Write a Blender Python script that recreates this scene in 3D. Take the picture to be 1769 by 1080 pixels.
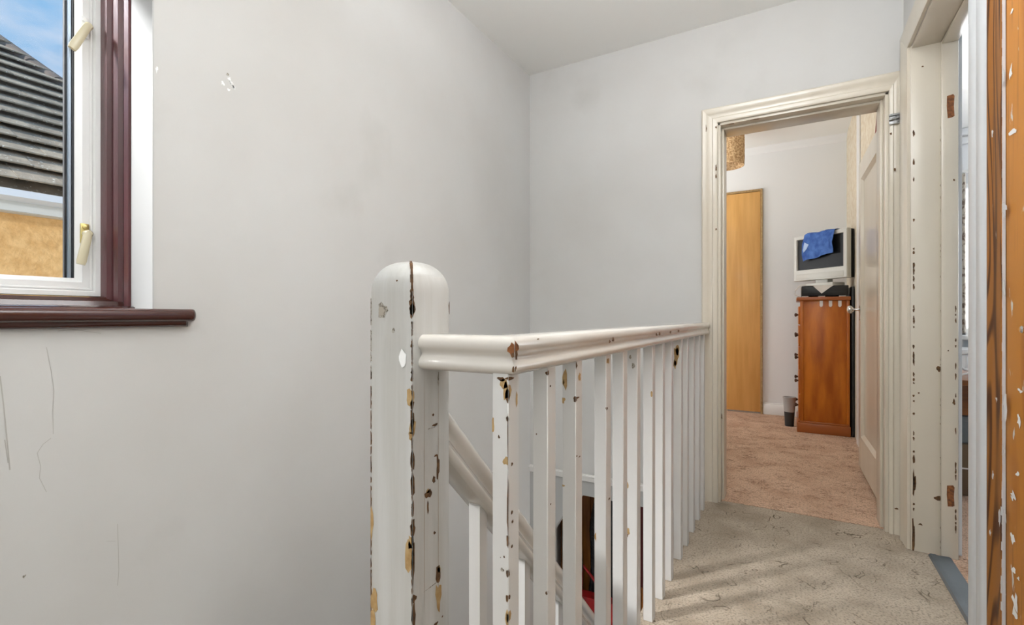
import bpy, bmesh, math, random
from mathutils import Vector, Matrix
random.seed(7)
S = bpy.context.scene
for o in list(bpy.data.objects): bpy.data.objects.remove(o)
COL = S.collection
R = math.radians

# ------------------------------------------------------------ camera
F = 838.0; CX = 884.5; HY = 547.0; YAW = R(30.03)
cam = bpy.data.cameras.new('camera'); co = bpy.data.objects.new('camera', cam); COL.objects.link(co)
co.location = (0, 0, 1.0); co.rotation_euler = (R(90), 0, YAW)
cam.sensor_width = 36; cam.lens = F/1769*36; cam.shift_y = (HY-540)/1769; cam.clip_start = .02; cam.clip_end = 200
S.camera = co
# ------------------------------------------------------------ view
S.view_settings.view_transform = 'Standard'; S.view_settings.look = 'None'
S.view_settings.gamma = 1; S.view_settings.use_curve_mapping = False
S.view_settings.exposure = 0.16

def srgb(c):
    return tuple(((v/255)/12.92 if v/255 <= .04045 else ((v/255+.055)/1.055)**2.4) for v in c) + (1,)

# ------------------------------------------------------------ world: blue sky with thin cloud
W = bpy.data.worlds.new('world'); S.world = W; W.use_nodes = True
nt = W.node_tree; nt.nodes.clear()
def N(nt, t, **k):
    n = nt.nodes.new(t)
    for a, b in k.items(): setattr(n, a, b)
    return n
tc = N(nt, 'ShaderNodeTexCoord'); mp = N(nt, 'ShaderNodeMapping'); mp.inputs['Scale'].default_value = (1, 1, 2.4)
no = N(nt, 'ShaderNodeTexNoise'); no.inputs['Scale'].default_value = 3.6; no.inputs['Detail'].default_value = 7; no.inputs['Roughness'].default_value = .55
rp = N(nt, 'ShaderNodeValToRGB'); rp.color_ramp.elements[0].position = .46; rp.color_ramp.elements[1].position = .70
rp.color_ramp.elements[0].color = srgb((126, 184, 232)); rp.color_ramp.elements[1].color = srgb((238, 238, 244))
bg = N(nt, 'ShaderNodeBackground'); bg.inputs['Strength'].default_value = .88
wo = N(nt, 'ShaderNodeOutputWorld')
L = nt.links.new
L(tc.outputs['Generated'], mp.inputs['Vector']); L(mp.outputs[0], no.inputs['Vector']); L(no.outputs[0], rp.inputs[0]); L(rp.outputs[0], bg.inputs[0]); L(bg.outputs[0], wo.inputs[0])

# ------------------------------------------------------------ lights
def sun_light(d, e, ang, col):
    l = bpy.data.lights.new('sun', 'SUN'); l.energy = e; l.angle = R(ang); l.color = col
    o = bpy.data.objects.new('sun', l); COL.objects.link(o)
    o.rotation_euler = Vector(d).to_track_quat('-Z', 'Y').to_euler()
def area_light(name, loc, d, sx, sy, e, col):
    l = bpy.data.lights.new(name, 'AREA'); l.shape = 'RECTANGLE'; l.size = sx; l.size_y = sy; l.energy = e; l.color = col
    o = bpy.data.objects.new(name, l); COL.objects.link(o); o.location = loc
    o.rotation_euler = Vector(d).to_track_quat('-Z', 'Y').to_euler()
sun_light((.30, 1.0, -.60), 5.0, .6, (1, .95, .87))
area_light('window_fill', (-3.3, -1.55, 3.75), (1, 1, -1.05), .36, .6, 330, (.97, .98, 1))  # added area light outside the window, strengthens daylight for the baluster stripes
area_light('rear_fill', (-.55, -1.72, 1.3), (.12, 1, 0), 1.3, 1.5, 6, (.92, .96, 1))  # added cool fill behind the camera, in front of a solid wall
area_light('rear_up_fill', (-.25, -.6, 2.05), (.1, .1, 1), 1.0, 1.2, 31, (.93, .96, 1))  # added upward fill out of view, brightens the landing off its ceiling
area_light('right_side_fill', (.41, -.35, 1.15), (-1, .45, -.05), .9, 1.3, 5, (.95, .97, 1))  # added fill from the right, lifts the left wall and rail sides
area_light('stairhead_up_fill', (-.15, 1.0, 2.14), (.05, .3, 1), .6, .7, 25, (.93, .96, 1))  # added upward fill above the frame, brightens the far ceiling
area_light('landing_down_fill', (-.12, 1.25, 2.55), (0, 0, -1), .9, 1.2, 8, (.92, .96, 1))  # added downward fill below the landing ceiling, out of view
area_light('bedroom_side_fill', (-2.75, 4.3, 1.5), (1, 0, -.1), 1.8, 1.5, 50, (.96, .98, 1))  # added fill beside the bedroom's solid left wall
area_light('bedroom_up_fill', (-1.2, 3.9, 1.7), (0, 0, 1),   .8, .8, 24, (.97, .985, 1))  # added upward fill to brighten the bedroom ceiling
area_light('side_bedroom_daylight', (1.90, 5.76, 1.5), (0, -1, 0), 1.6, 1.2, 60, (1, 1, 1))
area_light('side_bedroom_up_fill', (1.7, 3.6, 2.0), (0, 0, 1), .8, .8, 26, (1, 1, 1))  # added upward fill to whiten the side bedroom walls
area_light('hall_fill', (.1, 2.3, -.9), (-.8, .5, 0), .6, .6, 8, (1, .97, .92))  # added fill so the coats and bag below show up

# ------------------------------------------------------------ materials
def mat(name, col, rough=.6, col2=None, nscale=4, ndetail=3, lo=.35, hi=.65, bump=0, bscale=60, stretch=(1, 1, 1), spec=.5, coat=0, metal=0, bdist=.002):
    m = bpy.data.materials.new(name); m.use_nodes = True; nt = m.node_tree
    b = nt.nodes['Principled BSDF']; b.inputs['Roughness'].default_value = rough; b.inputs['Metallic'].default_value = metal
    b.inputs['Specular IOR Level'].default_value = spec; b.inputs['Coat Weight'].default_value = coat; b.inputs['Coat Roughness'].default_value = .12
    b.inputs['Base Color'].default_value = srgb(col); L = nt.links.new
    tc = N(nt, 'ShaderNodeTexCoord'); mp = N(nt, 'ShaderNodeMapping'); mp.inputs['Scale'].default_value = stretch; L(tc.outputs['Object'], mp.inputs[0])
    if col2:
        n = N(nt, 'ShaderNodeTexNoise'); n.inputs['Scale'].default_value = nscale; n.inputs['Detail'].default_value = ndetail; L(mp.outputs[0], n.inputs[0])
        r = N(nt, 'ShaderNodeValToRGB'); r.color_ramp.elements[0].position = lo; r.color_ramp.elements[1].position = hi
        r.color_ramp.elements[0].color = srgb(col); r.color_ramp.elements[1].color = srgb(col2); L(n.outputs[0], r.inputs[0]); L(r.outputs[0], b.inputs['Base Color'])
    if bump:
        n = N(nt, 'ShaderNodeTexNoise'); n.inputs['Scale'].default_value = bscale; n.inputs['Detail'].default_value = 4; L(mp.outputs[0], n.inputs[0])
        u = N(nt, 'ShaderNodeBump'); u.inputs['Strength'].default_value = bump; u.inputs['Distance'].default_value = bdist; L(n.outputs[0], u.inputs['Height']); L(u.outputs[0], b.inputs['Normal'])
    return m
def base_mix(m, colr, fac_out):
    """put colour colr over the material's present base colour where fac_out is 1"""
    nt = m.node_tree; b = nt.nodes['Principled BSDF']; i = b.inputs['Base Color']
    mx = N(nt, 'ShaderNodeMix'); mx.data_type = 'RGBA'
    if i.is_linked: nt.links.new(i.links[0].from_socket, mx.inputs[6])
    else: mx.inputs[6].default_value = i.default_value
    mx.inputs[7].default_value = srgb(colr); nt.links.new(fac_out, mx.inputs[0]); nt.links.new(mx.outputs[2], i)
def ramp(nt, src, p0, p1, inv=False):
    r = N(nt, 'ShaderNodeValToRGB'); r.color_ramp.elements[0].position = p0; r.color_ramp.elements[1].position = p1
    if inv: r.color_ramp.elements[0].color = (1, 1, 1, 1); r.color_ramp.elements[1].color = (0, 0, 0, 1)
    nt.links.new(src, r.inputs[0]); return r.outputs[0]
def noise_out(m, scale, detail=3, stretch=(1, 1, 1), dist=0, loc=(0, 0, 0)):
    nt = m.node_tree; tc = N(nt, 'ShaderNodeTexCoord'); mp = N(nt, 'ShaderNodeMapping'); mp.inputs['Scale'].default_value = stretch; mp.inputs['Location'].default_value = loc
    n = N(nt, 'ShaderNodeTexNoise'); n.inputs['Scale'].default_value = scale; n.inputs['Detail'].default_value = detail; n.inputs['Distortion'].default_value = dist
    nt.links.new(tc.outputs['Object'], mp.inputs[0]); nt.links.new(mp.outputs[0], n.inputs[0]); return n.outputs[0]

M = {}
M['wall'] = mat('wall_paint', (206, 205, 202), .75, (200, 198, 194), 1.6, 4, bump=.12, bscale=45)
base_mix(M['wall'], (190, 188, 183), ramp(M['wall'].node_tree, noise_out(M['wall'], 2.3, 8, (1, 1, .8)), .64, .85))
M['ceiling'] = mat('ceiling_paint', (238, 237, 233), .8, bump=.08, bscale=30)
M['bedwall'] = mat('bedroom_wall_paint', (232, 232, 231), .8, bump=.08, bscale=30)
M['paper'] = mat('patterned_wallpaper', (222, 212, 192), .7, (205, 188, 160), 26, 5, bump=.3, bscale=40)
M['gloss'] = mat('white_gloss_paint', (214, 213, 210), .30, (208, 205, 200), 6, 4, stretch=(1, 1, .25), bump=.22, bscale=26, coat=.25, bdist=.0015)
M['newel'] = mat('brushed_white_paint', (198, 197, 193), .36, (188, 186, 180), 40, 5, stretch=(1, 1, .06), bump=.5, bscale=150, coat=.15, bdist=.0012)
M['cream'] = mat('cream_gloss_paint', (216, 207, 190), .28, (208, 198, 180), 5, 3, stretch=(1, 1, .2), bump=.15, bscale=20, coat=.3)
M['rail'] = mat('handrail_gloss_paint', (216, 212, 204), .22, (206, 200, 191), 4, 3, bump=.15, bscale=14, coat=.5)
M['coolwhite'] = mat('cool_white_satin_paint', (218, 220, 222), .4, (208, 210, 212), 30, 4, stretch=(1, 1, .04), bump=.15, bscale=80)
M['upvc'] = mat('white_upvc', (238, 238, 236), .25)
M['burgundy'] = mat('burgundy_gloss_paint', (92, 42, 46), .34, (76, 34, 38), 8, 4, stretch=(1, 1, .3), bump=.5, bscale=120, coat=.4, bdist=.001)
M['sill'] = mat('brown_red_gloss_paint', (76, 38, 30), .24, (56, 28, 22), 9, 5, stretch=(1, .25, 1), bump=.25, bscale=60, coat=.5, bdist=.001)
M['rubber'] = mat('black_rubber_seal', (30, 33, 38), .6)
M['spacer'] = mat('aluminium_spacer', (170, 185, 200), .35, metal=.6)
M['handle'] = mat('ivory_handle_enamel', (208, 199, 168), .3, coat=.2)
M['brass'] = mat('worn_brass', (214, 196, 130), .3, metal=.7)
M['chrome'] = mat('chrome', (205, 203, 200), .15, metal=1)
M['steel'] = mat('dull_galvanised_steel', (196, 197, 197), .4, (130, 132, 132), 80, 3, metal=.8)
M['tan'] = mat('bare_tan_wood', (186, 156, 108), .7, (160, 126, 78), 60, 4)
M['brown'] = mat('exposed_brown_wood', (112, 78, 42), .75, (70, 48, 28), 120, 4)
M['orangewood'] = mat('exposed_orange_wood', (150, 92, 46), .7, (96, 56, 28), 90, 4)
M['greymark'] = mat('grey_scuff', (118, 110, 98), .8, (176, 170, 158), 260, 4, .42, .58)
M['whitefill'] = mat('white_filler', (246, 246, 244), .6)
M['reveal'] = mat('white_reveal_paint', (194, 194, 192), .6)
M['crack'] = mat('hairline_crack', (176, 173, 166), .9)
M['seam'] = mat('paint_seam', (172, 162, 148), .6)
M['skirt'] = mat('skirting_gloss', (228, 226, 222), .3)
M['ply'] = mat('golden_veneer', (228, 176, 104), .35, (214, 160, 88), 7, 4, stretch=(3, 3, .25), coat=.2)
M['cherry'] = mat('cherry_stained_pine', (200, 116, 34), .36, (160, 82, 20), 5, 5, stretch=(2.5, 2.5, .5), spec=.3, coat=.08)
M['cherrydark'] = mat('cherry_dark_edge', (156, 84, 32), .35, coat=.1)
M['knobwood'] = mat('dark_wood_knob', (52, 32, 22), .4)
M['silver'] = mat('silver_plastic', (200, 198, 190), .4)
M['black'] = mat('black_plastic', (22, 23, 25), .4)
M['screen'] = mat('dark_screen_glass', (24, 25, 27), .35, spec=.15)
M['blue'] = mat('blue_towel_cloth', (84, 124, 194), .9, (52, 88, 160), 18, 4, bump=.6, bscale=120)
M['paleblue'] = mat('pale_blue_print', (178, 200, 232), .9)
M['paperwhite'] = mat('white_paper', (226, 220, 214), .7)
M['binpale'] = mat('grey_bin_plastic', (168, 166, 164), .4)
M['bindark'] = mat('dark_bin_plastic', (42, 42, 42), .5)
M['shade'] = mat('woven_rattan_shade', (214, 182, 138), .8, (168, 130, 88), 70, 3, .42, .58, bump=.6, bscale=90)
M['red'] = mat('red_fabric', (150, 8, 10), .6, (110, 6, 8), 20)
M['maroon'] = mat('maroon_fabric', (90, 22, 22), .8)
M['gown'] = mat('dark_red_gown', (122, 44, 34), .9)
M['coat'] = mat('black_quilted_coat', (20, 20, 24), .35, bump=.8, bscale=30, bdist=.02)
M['plank'] = mat('varnished_pine_board', (168, 108, 48), .4, (120, 66, 24), 6, 5, stretch=(4, 4, .4))
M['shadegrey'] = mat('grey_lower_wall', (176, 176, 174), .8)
M['desk'] = mat('brown_desk_wood', (136, 82, 34), .35, (104, 58, 22), 6, 4, stretch=(.5, 1, 4))
M['greybox'] = mat('grey_storage_plastic', (120, 128, 130), .5)
M['card'] = mat('brown_cardboard', (120, 98, 74), .8)
M['curtain'] = mat('floral_curtain_cloth', (206, 196, 180), .9, (112, 92, 78), 22, 4, .48, .62)
M['rendery'] = mat('ochre_render', (236, 190, 128), .9, (218, 168, 106), 14, 5, bump=1, bscale=22, bdist=.02)
M['fascia'] = mat('white_fascia_plastic', (214, 218, 222), .4)
M['soffit'] = mat('soffit_board', (206, 204, 196), .6)
M['ground'] = mat('pale_bounce_ground', (205, 200, 188), .9, (190, 184, 172), 1.5)  # unseen ground, coloured pale to bounce sunlight onto the neighbour's wall
M['strip'] = mat('dark_grey_vinyl_strip', (92, 98, 102), .45, (76, 82, 86), 6, 3)
M['tread'] = mat('stair_carpet', (140, 128, 110), .95)

# roof tile: grey concrete with lichen flecks
M['tile'] = mat('weathered_roof_tile', (176, 162, 143), .95, (140, 129, 114), 3, 6, bump=.6, bscale=30, bdist=.01)
base_mix(M['tile'], (222, 218, 206), ramp(M['tile'].node_tree, noise_out(M['tile'], 26, 5), .635, .67))
for _n in [n for n in M['tile'].node_tree.nodes if n.type == 'MAPPING']:      # each tile weathered differently
    _oi = N(M['tile'].node_tree, 'ShaderNodeObjectInfo'); _m = N(M['tile'].node_tree, 'ShaderNodeMath', operation='MULTIPLY'); _m.inputs[1].default_value = 40
    M['tile'].node_tree.links.new(_oi.outputs['Random'], _m.inputs[0]); M['tile'].node_tree.links.new(_m.outputs[0], _n.inputs['Location'])
M['hip'] = mat('hip_ridge_tile', (136, 124, 114), .9, (112, 102, 96), 4, 5, bump=.4, bscale=20, bdist=.01)

# carpets: pile + short dark carved lines
def carpet(name, c1, c2, line, pile=300, th=.012, ls=7, st=(1, 1, 1)):
    m = mat(name, c1, .97, c2, 5, 6, .38, .66, spec=.1)
    nt = m.node_tree; b = nt.nodes['Principled BSDF']
    f = noise_out(m, 130, 3)
    base_mix(m, tuple(int(v*.72) for v in c1), ramp(nt, f, .48, .70))
    # contour lines of a warped noise field
    n = noise_out(m, ls, 2, st, 1.4)
    s = N(nt, 'ShaderNodeMath', operation='SUBTRACT'); s.inputs[1].default_value = .5; nt.links.new(n, s.inputs[0])
    a = N(nt, 'ShaderNodeMath', operation='ABSOLUTE'); nt.links.new(s.outputs[0], a.inputs[0])
    lr = ramp(nt, a.outputs[0], th*.35, th, True)
    g = ramp(nt, noise_out(m, 9, 2, loc=(3, 1, 0)), .48, .60)
    mu = N(nt, 'ShaderNodeMath', operation='MULTIPLY'); nt.links.new(lr, mu.inputs[0]); nt.links.new(g, mu.inputs[1])
    base_mix(m, line, mu.outputs[0])
    p = noise_out(m, pile, 2)
    ad = N(nt, 'ShaderNodeMath', operation='SUBTRACT'); nt.links.new(p, ad.inputs[0]); nt.links.new(mu.outputs[0], ad.inputs[1])
    u = N(nt, 'ShaderNodeBump'); u.inputs['Strength'].default_value = .9; u.inputs['Distance'].default_value = .006
    nt.links.new(ad.outputs[0], u.inputs['Height']); nt.links.new(u.outputs[0], b.inputs['Normal'])
    return m
M['carpet'] = carpet('landing_carpet', (190, 175, 156), (166, 151, 132), (122, 110, 94), th=.013)
base_mix(M['carpet'], (138, 127, 110), ramp(M['carpet'].node_tree, noise_out(M['carpet'], 2.6, 4, loc=(.4, .2, 0)), .63, .74))
M['carpet2'] = carpet('bedroom_carpet', (216, 182, 156), (200, 164, 138), (146, 112, 90), ls=14, th=.024, st=(1, 2.4, 1))

# stripped pine with cathedral grain (rings of a stretched distorted wave)
def stripped(name, c1, c2, scale=16, flecks=.66, along=.12, dist=6):
    m = mat(name, c1, .5, spec=.25); nt = m.node_tree; b = nt.nodes['Principled BSDF']
    n = noise_out(m, scale, 1, (1, 1, along), .3)
    k = N(nt, 'ShaderNodeMath', operation='MULTIPLY'); k.inputs[1].default_value = dist; nt.links.new(n, k.inputs[0])
    w = N(nt, 'ShaderNodeMath', operation='SINE'); nt.links.new(k.outputs[0], w.inputs[0])
    base_mix(m, c2, ramp(nt, w.outputs[0], .25, .98))
    base_mix(m, tuple(int(v*.7) for v in c2), ramp(nt, noise_out(m, 60, 3, (1, 1, .03)), .6, .8))
    base_mix(m, (226, 220, 210), ramp(nt, noise_out(m, 34, 5, (1, 1, .35), loc=(1, 2, 3)), flecks, flecks+.03))
    return m
M['stripped'] = stripped('stripped_pine_grain', (160, 104, 46), (84, 46, 18), 9, .72, .10, 75)
M['orangedoor'] = stripped('stripped_orange_door', (206, 136, 48), (190, 118, 38), 5, .67, .15, 40)

# glass
g = bpy.data.materials.new('window_glass'); g.use_nodes = True; nt = g.node_tree; nt.nodes.clear()
o_ = N(nt, 'ShaderNodeOutputMaterial'); mx = N(nt, 'ShaderNodeMixShader'); tr = N(nt, 'ShaderNodeBsdfTransparent'); gl = N(nt, 'ShaderNodeBsdfGlossy')
gl.inputs['Roughness'].default_value = .02; fr = N(nt, 'ShaderNodeFresnel'); fr.inputs[0].default_value = 1.12
nt.links.new(fr.outputs[0], mx.inputs[0]); nt.links.new(tr.outputs[0], mx.inputs[1]); nt.links.new(gl.outputs[0], mx.inputs[2]); nt.links.new(mx.outputs[0], o_.inputs[0])
M['glass'] = g

# ------------------------------------------------------------ object helpers
def link(name, bm, m, parent=None, smooth=False, mats=None):
    bmesh.ops.recalc_face_normals(bm, faces=bm.faces)
    me = bpy.data.meshes.new(name); bm.to_mesh(me); bm.free()
    for k in (mats or [m]): me.materials.append(M[k])
    if smooth:
        for p in me.polygons: p.use_smooth = True
        me.set_sharp_from_angle(angle=R(40))
    o = bpy.data.objects.new(name, me); COL.objects.link(o)
    if parent: o.parent = parent; o.matrix_parent_inverse = Matrix.Translation(parent.location).inverted() if parent.parent is None else Matrix()
    return o
def empty(name, loc=(0, 0, 0)):
    o = bpy.data.objects.new(name, None); COL.objects.link(o); o.location = loc; o.empty_display_size = .1; return o
def tag(o, label=None, cat=None, group=None, kind=None):
    for k, v in (('label', label), ('category', cat), ('group', group), ('kind', kind)):
        if v: o[k] = v
    return o
def box(bm, x0, x1, y0, y1, z0, z1, bev=0, seg=2, mi=0):
    r = bmesh.ops.create_cube(bm, size=1, matrix=Matrix.Translation(((x0+x1)/2, (y0+y1)/2, (z0+z1)/2)) @ Matrix.Diagonal((abs(x1-x0), abs(y1-y0), abs(z1-z0), 1)))
    fs = set(f for v in r['verts'] for f in v.link_faces)
    for f in fs: f.material_index = mi
    if bev:
        es = list(set(e for v in r['verts'] for e in v.link_edges))
        bmesh.ops.bevel(bm, geom=es, offset=bev, segments=seg, affect='EDGES', profile=.5)
    return r['verts']
def BX(name, m, x0, x1, y0, y1, z0, z1, parent=None, bev=0, smooth=False):
    bm = bmesh.new(); box(bm, x0, x1, y0, y1, z0, z1, bev); return link(name, bm, m, parent, smooth or bev > 0)
def loft(bm, rings, cap=True, closed=True, mi=0):
    vs = [[bm.verts.new(p) for p in r] for r in rings]
    n = len(vs[0])
    for a, b in zip(vs, vs[1:]):
        for i in range(n if closed else n-1):
            j = (i+1) % n
            f = bm.faces.new((a[i], a[j], b[j], b[i])); f.material_index = mi
    if cap and closed:
        bm.faces.new(vs[0][::-1]).material_index = mi; bm.faces.new(vs[-1]).material_index = mi
    return vs
def sweep(bm, prof, path, mi=0):
    """path: list of (point, side vector, up vector); prof: closed (a,b) list"""
    loft(bm, [[tuple(Vector(p) + Vector(s)*a + Vector(u)*b) for a, b in prof] for p, s, u in path], mi=mi)
def tube(bm, pts, r, n=8, mi=0):
    pts = [Vector(p) for p in pts]; rings = []
    for i, p in enumerate(pts):
        d = (pts[min(i+1, len(pts)-1)] - pts[max(i-1, 0)]).normalized()
        a = d.cross(Vector((0, 0, 1)) if abs(d.z) < .9 else Vector((1, 0, 0))).normalized(); b = d.cross(a)
        rr = r[i] if isinstance(r, (list, tuple)) else r
        rings.append([tuple(p + (a*math.cos(2*math.pi*k/n) + b*math.sin(2*math.pi*k/n))*rr) for k in range(n)])
    loft(bm, rings, mi=mi)
def lathe(bm, prof, origin, axis=(0, 0, 1), n=24, mi=0):
    ax = Vector(axis).normalized(); a = ax.cross(Vector((0, 0, 1)) if abs(ax.z) < .9 else Vector((1, 0, 0))).normalized(); b = ax.cross(a); o = Vector(origin)
    loft(bm, [[tuple(o + ax*h + (a*math.cos(2*math.pi*k/n) + b*math.sin(2*math.pi*k/n))*max(r, 1e-4)) for k in range(n)] for r, h in prof], mi=mi)
def quad(bm, *p):
    return bm.faces.new([bm.verts.new(q) for q in p])

# point on a real plane seen in a photo direction (only used to set marks onto surfaces that stand there)
def at(u, v, X=None, Y=None, Z=None):
    a = u-CX
    d = Vector((-F*math.sin(YAW)+a*math.cos(YAW), F*math.cos(YAW)+a*math.sin(YAW), HY-v))
    t = X/d.x if X is not None else Y/d.y if Y is not None else (Z-1)/d.z
    return Vector((d.x*t, d.y*t, 1+d.z*t)), t
def blob(bm, u, v, ru, rv, mi=0, X=None, Y=None, lim=None, n=11, eps=.0005, jag=.35, sx=-1):
    """small irregular flake lying on plane X=.. or Y=.., clamped to lim (the surface's extent)"""
    c, t = at(u, v, X=X, Y=Y)
    c2, _ = at(u+ru, v, X=X, Y=Y); rw = (c2-c).length; rz = rv*t
    ph = random.random()*6
    pts = []
    for k in range(n):
        a = 2*math.pi*k/n; q = 1 + jag*(random.random()-.5)*1.6 + .12*math.sin(3*a+ph)
        w = math.cos(a)*rw*q; z = c.z + math.sin(a)*rz*q
        if X is not None:
            y = c.y + w
            if lim: y = min(max(y, lim[0]), lim[1])
            pts.append((X+eps, y, z))
        else:
            x = c.x + w
            if lim: x = min(max(x, lim[0]), lim[1])
            pts.append((x, Y-eps, z))
    try:
        f = bm.faces.new([bm.verts.new(p) for p in pts]); f.material_index = mi
    except ValueError: pass

# ------------------------------------------------------------ room constants
XL = -1.492; XR = .44; YF = 2.816; ZC = 2.583; YB = -1.9   # landing
YBED = 3.03; YE = 5.6; XBR = .448                               # bedroom beyond
XS = -.445                                                        # edge of the landing floor above the stairs

def wall(name, kind_label, m, boxes):
    bm = bmesh.new()
    for b in boxes: box(bm, *b)
    return tag(link(name, bm, m), kind_label, None, None, 'structure')

# ---- landing shell
WY0, WY1, WZ0, WZ1 = -.46, .6495, 1.012, 2.16                    # window opening in the left wall
wall('wall_left', 'white painted plaster wall with the window', 'wall', [
    (XL-.33, XL, YB-.2, WY0, -2.7, ZC+.1), (XL-.33, XL, WY1, 4.6, -2.7, ZC+.1),
    (XL-.33, XL, WY0, WY1, -2.7, WZ0), (XL-.33, XL, WY0, WY1, WZ1, ZC+.1)])
DL, DR, DH = -.348, .386, 2.042                                  # far doorway
wall('wall_far', 'white wall with the bedroom doorway', 'wall', [
    (XL, DL, YF, YBED, -.01, 2.80), (DR, XR+.15, YF, YBED, -.01, 2.80), (DL, DR, YF, YBED, DH, 2.80)])
SY0, SY1, SH = 1.82, 2.662, 2.158                                # side doorway
wall('wall_right', 'white wall with two side doorways', 'wall', [
    (XR, XR+.152, SY1, YF, 0, 2.80), (XR, XR+.152, SY0, SY1, SH, ZC+.1),
    (XR, XR+.152, 1.53, SY0, 0, ZC+.1), (XR, XR+.152, 1.05, 1.53, 2.02, ZC+.1), (XR, XR+.152, YB-.2, 1.05, 0, ZC+.1)])
wall('wall_near', 'white wall behind the camera', 'wall', [
    (XL, XR, YB-.2, YB, -.2, ZC+.1)])

wall('ceiling', 'white landing ceiling', 'ceiling', [(XL, XR, YB, YF, ZC, ZC+.1)])
# landing floor (carpet) : front part across the whole width, strip beside the stairs
bm = bmesh.new()
box(bm, XL, XR, YB, .70, -.03, 0); box(bm, XS, XR, .70, YF+.035, -.03, 0); box(bm, XR, XR+.055, SY0, SY1, -.03, 0)
tag(link('floor', bm, 'carpet'), 'grey beige carved pile landing carpet', None, None, 'structure')
bm = bmesh.new(); box(bm, XL, XR, YB, .70, -.24, -.032); box(bm, XS, XR, .70, YF, -.24, -.032)
tag(link('trim_1', bm, 'skirt'), None, None, None, 'structure')
# moulding where the far wall ends over the stairs, and the grey downstand below it
bm = bmesh.new(); box(bm, XL, XS, YF-.014, YF-.0005, -.012, .032, .004); box(bm, XL, XS, YF-.020, YF-.0005, .016, .026, .003)
tag(link('trim_2', bm, 'skirt', None, True), None, None, None, 'structure')
bm = bmesh.new()
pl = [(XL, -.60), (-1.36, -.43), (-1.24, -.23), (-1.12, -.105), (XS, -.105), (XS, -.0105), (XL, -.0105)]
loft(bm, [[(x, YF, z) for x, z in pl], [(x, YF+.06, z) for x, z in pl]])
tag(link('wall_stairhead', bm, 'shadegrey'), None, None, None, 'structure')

# ---- downstairs hall seen between the balusters
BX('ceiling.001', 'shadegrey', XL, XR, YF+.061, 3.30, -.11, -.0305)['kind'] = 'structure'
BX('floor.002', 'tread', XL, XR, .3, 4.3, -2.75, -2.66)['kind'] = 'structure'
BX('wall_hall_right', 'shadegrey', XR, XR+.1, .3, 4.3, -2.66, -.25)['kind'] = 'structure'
hb = empty('wall_hall_far', (0, 3.30, -2.66)); hb['kind'] = 'structure'
pm = None
for i in range(16):
    x = XL + i*.12
    if pm is None:
        bm = bmesh.new(); box(bm, 0, .117, 0, .025, 0, 2.54, .004, 1); pm = link('plank', bm, 'plank', hb); me = pm.data
    else:
        pm = bpy.data.objects.new('plank', me); COL.objects.link(pm); pm.parent = hb; pm.matrix_parent_inverse = Matrix.Translation(hb.location).inverted()
    pm.location = (x, 3.30+.003*math.sin(i*3), -2.66)
BX('backing', 'plank', XL, XR, 3.329, 3.36, -2.66, -.12, hb)

def hanging(name, x0, x1, y, z0, z1, m, seed, label, cat, dep=.10, nx=15, nz=18, group=None):
    """coat / cloth hanging with folds, closed body"""
    rnd = random.Random(seed); ph = [rnd.random()*6 for _ in range(4)]
    bm = bmesh.new(); rings = []
    for j in range(nz+1):
        t = j/nz; z = z1 + (z0-z1)*t
        wdt = (x1-x0)/2*(.35+.65*min(1, (t*3.2)**.6)) * (1+.04*math.sin(t*9+ph[0])); cx = (x0+x1)/2 + .012*math.sin(t*5+ph[1])
        ring = []
        for i in range(nx*2):
            a = 2*math.pi*i/(nx*2)
            f = 1 + .14*math.sin(a*7+ph[2]+t*2) + .06*math.sin(a*13+ph[3])
            ring.append((cx+math.cos(a)*wdt, y - dep*.5 + math.sin(a)*dep*.5*f*(.5+.5*min(1, t*4)), z + .01*math.sin(a*5+ph[0])))
        rings.append(ring)
    loft(bm, rings)
    return tag(link(name, bm, m, None, True), label, cat, group)
hanging('coat', -1.455, -1.30, 3.285, -1.1, -.42, 'coat', 1, 'black coat hung on the boards in the stairwell corner', 'coat')
hanging('coat', -1.245, -.93, 3.285, -1.2, -.16, 'coat', 2, 'shiny black padded coat hung above the red bag', 'coat', .10)
hanging('coat', -.90, -.66, 3.285, -.80, -.14, 'maroon', 3, 'dark maroon coat hung right of the black padded coat', 'coat')
rb = empty('shoulder_bag', (-1.14, 3.08, -1.35)); tag(rb, 'bright red bag hanging in front of the black padded coat', 'bag')
bm = bmesh.new(); rings = []
for t, w, d in ((0, .13, .05), (.05, .17, .07), (.3, .18, .08), (.50, .16, .06), (.53, .14, .04)):
    rings.append([(-1.14+w*math.copysign(abs(math.cos(a))**.6, math.cos(a)), 3.085+d*math.copysign(abs(math.sin(a))**.6, math.sin(a)), -1.40+t) for a in [2*math.pi*k/20 for k in range(20)]])
loft(bm, rings); link('bag_body', bm, 'red', rb, True)
bm = bmesh.new(); tube(bm, [(-1.26, 3.12, -.88), (-1.245, 3.14, -.72), (-1.12, 3.16, -.86), (-1.02, 3.12, -.90)], .013); link('strap', bm, 'red', rb, True)

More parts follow.
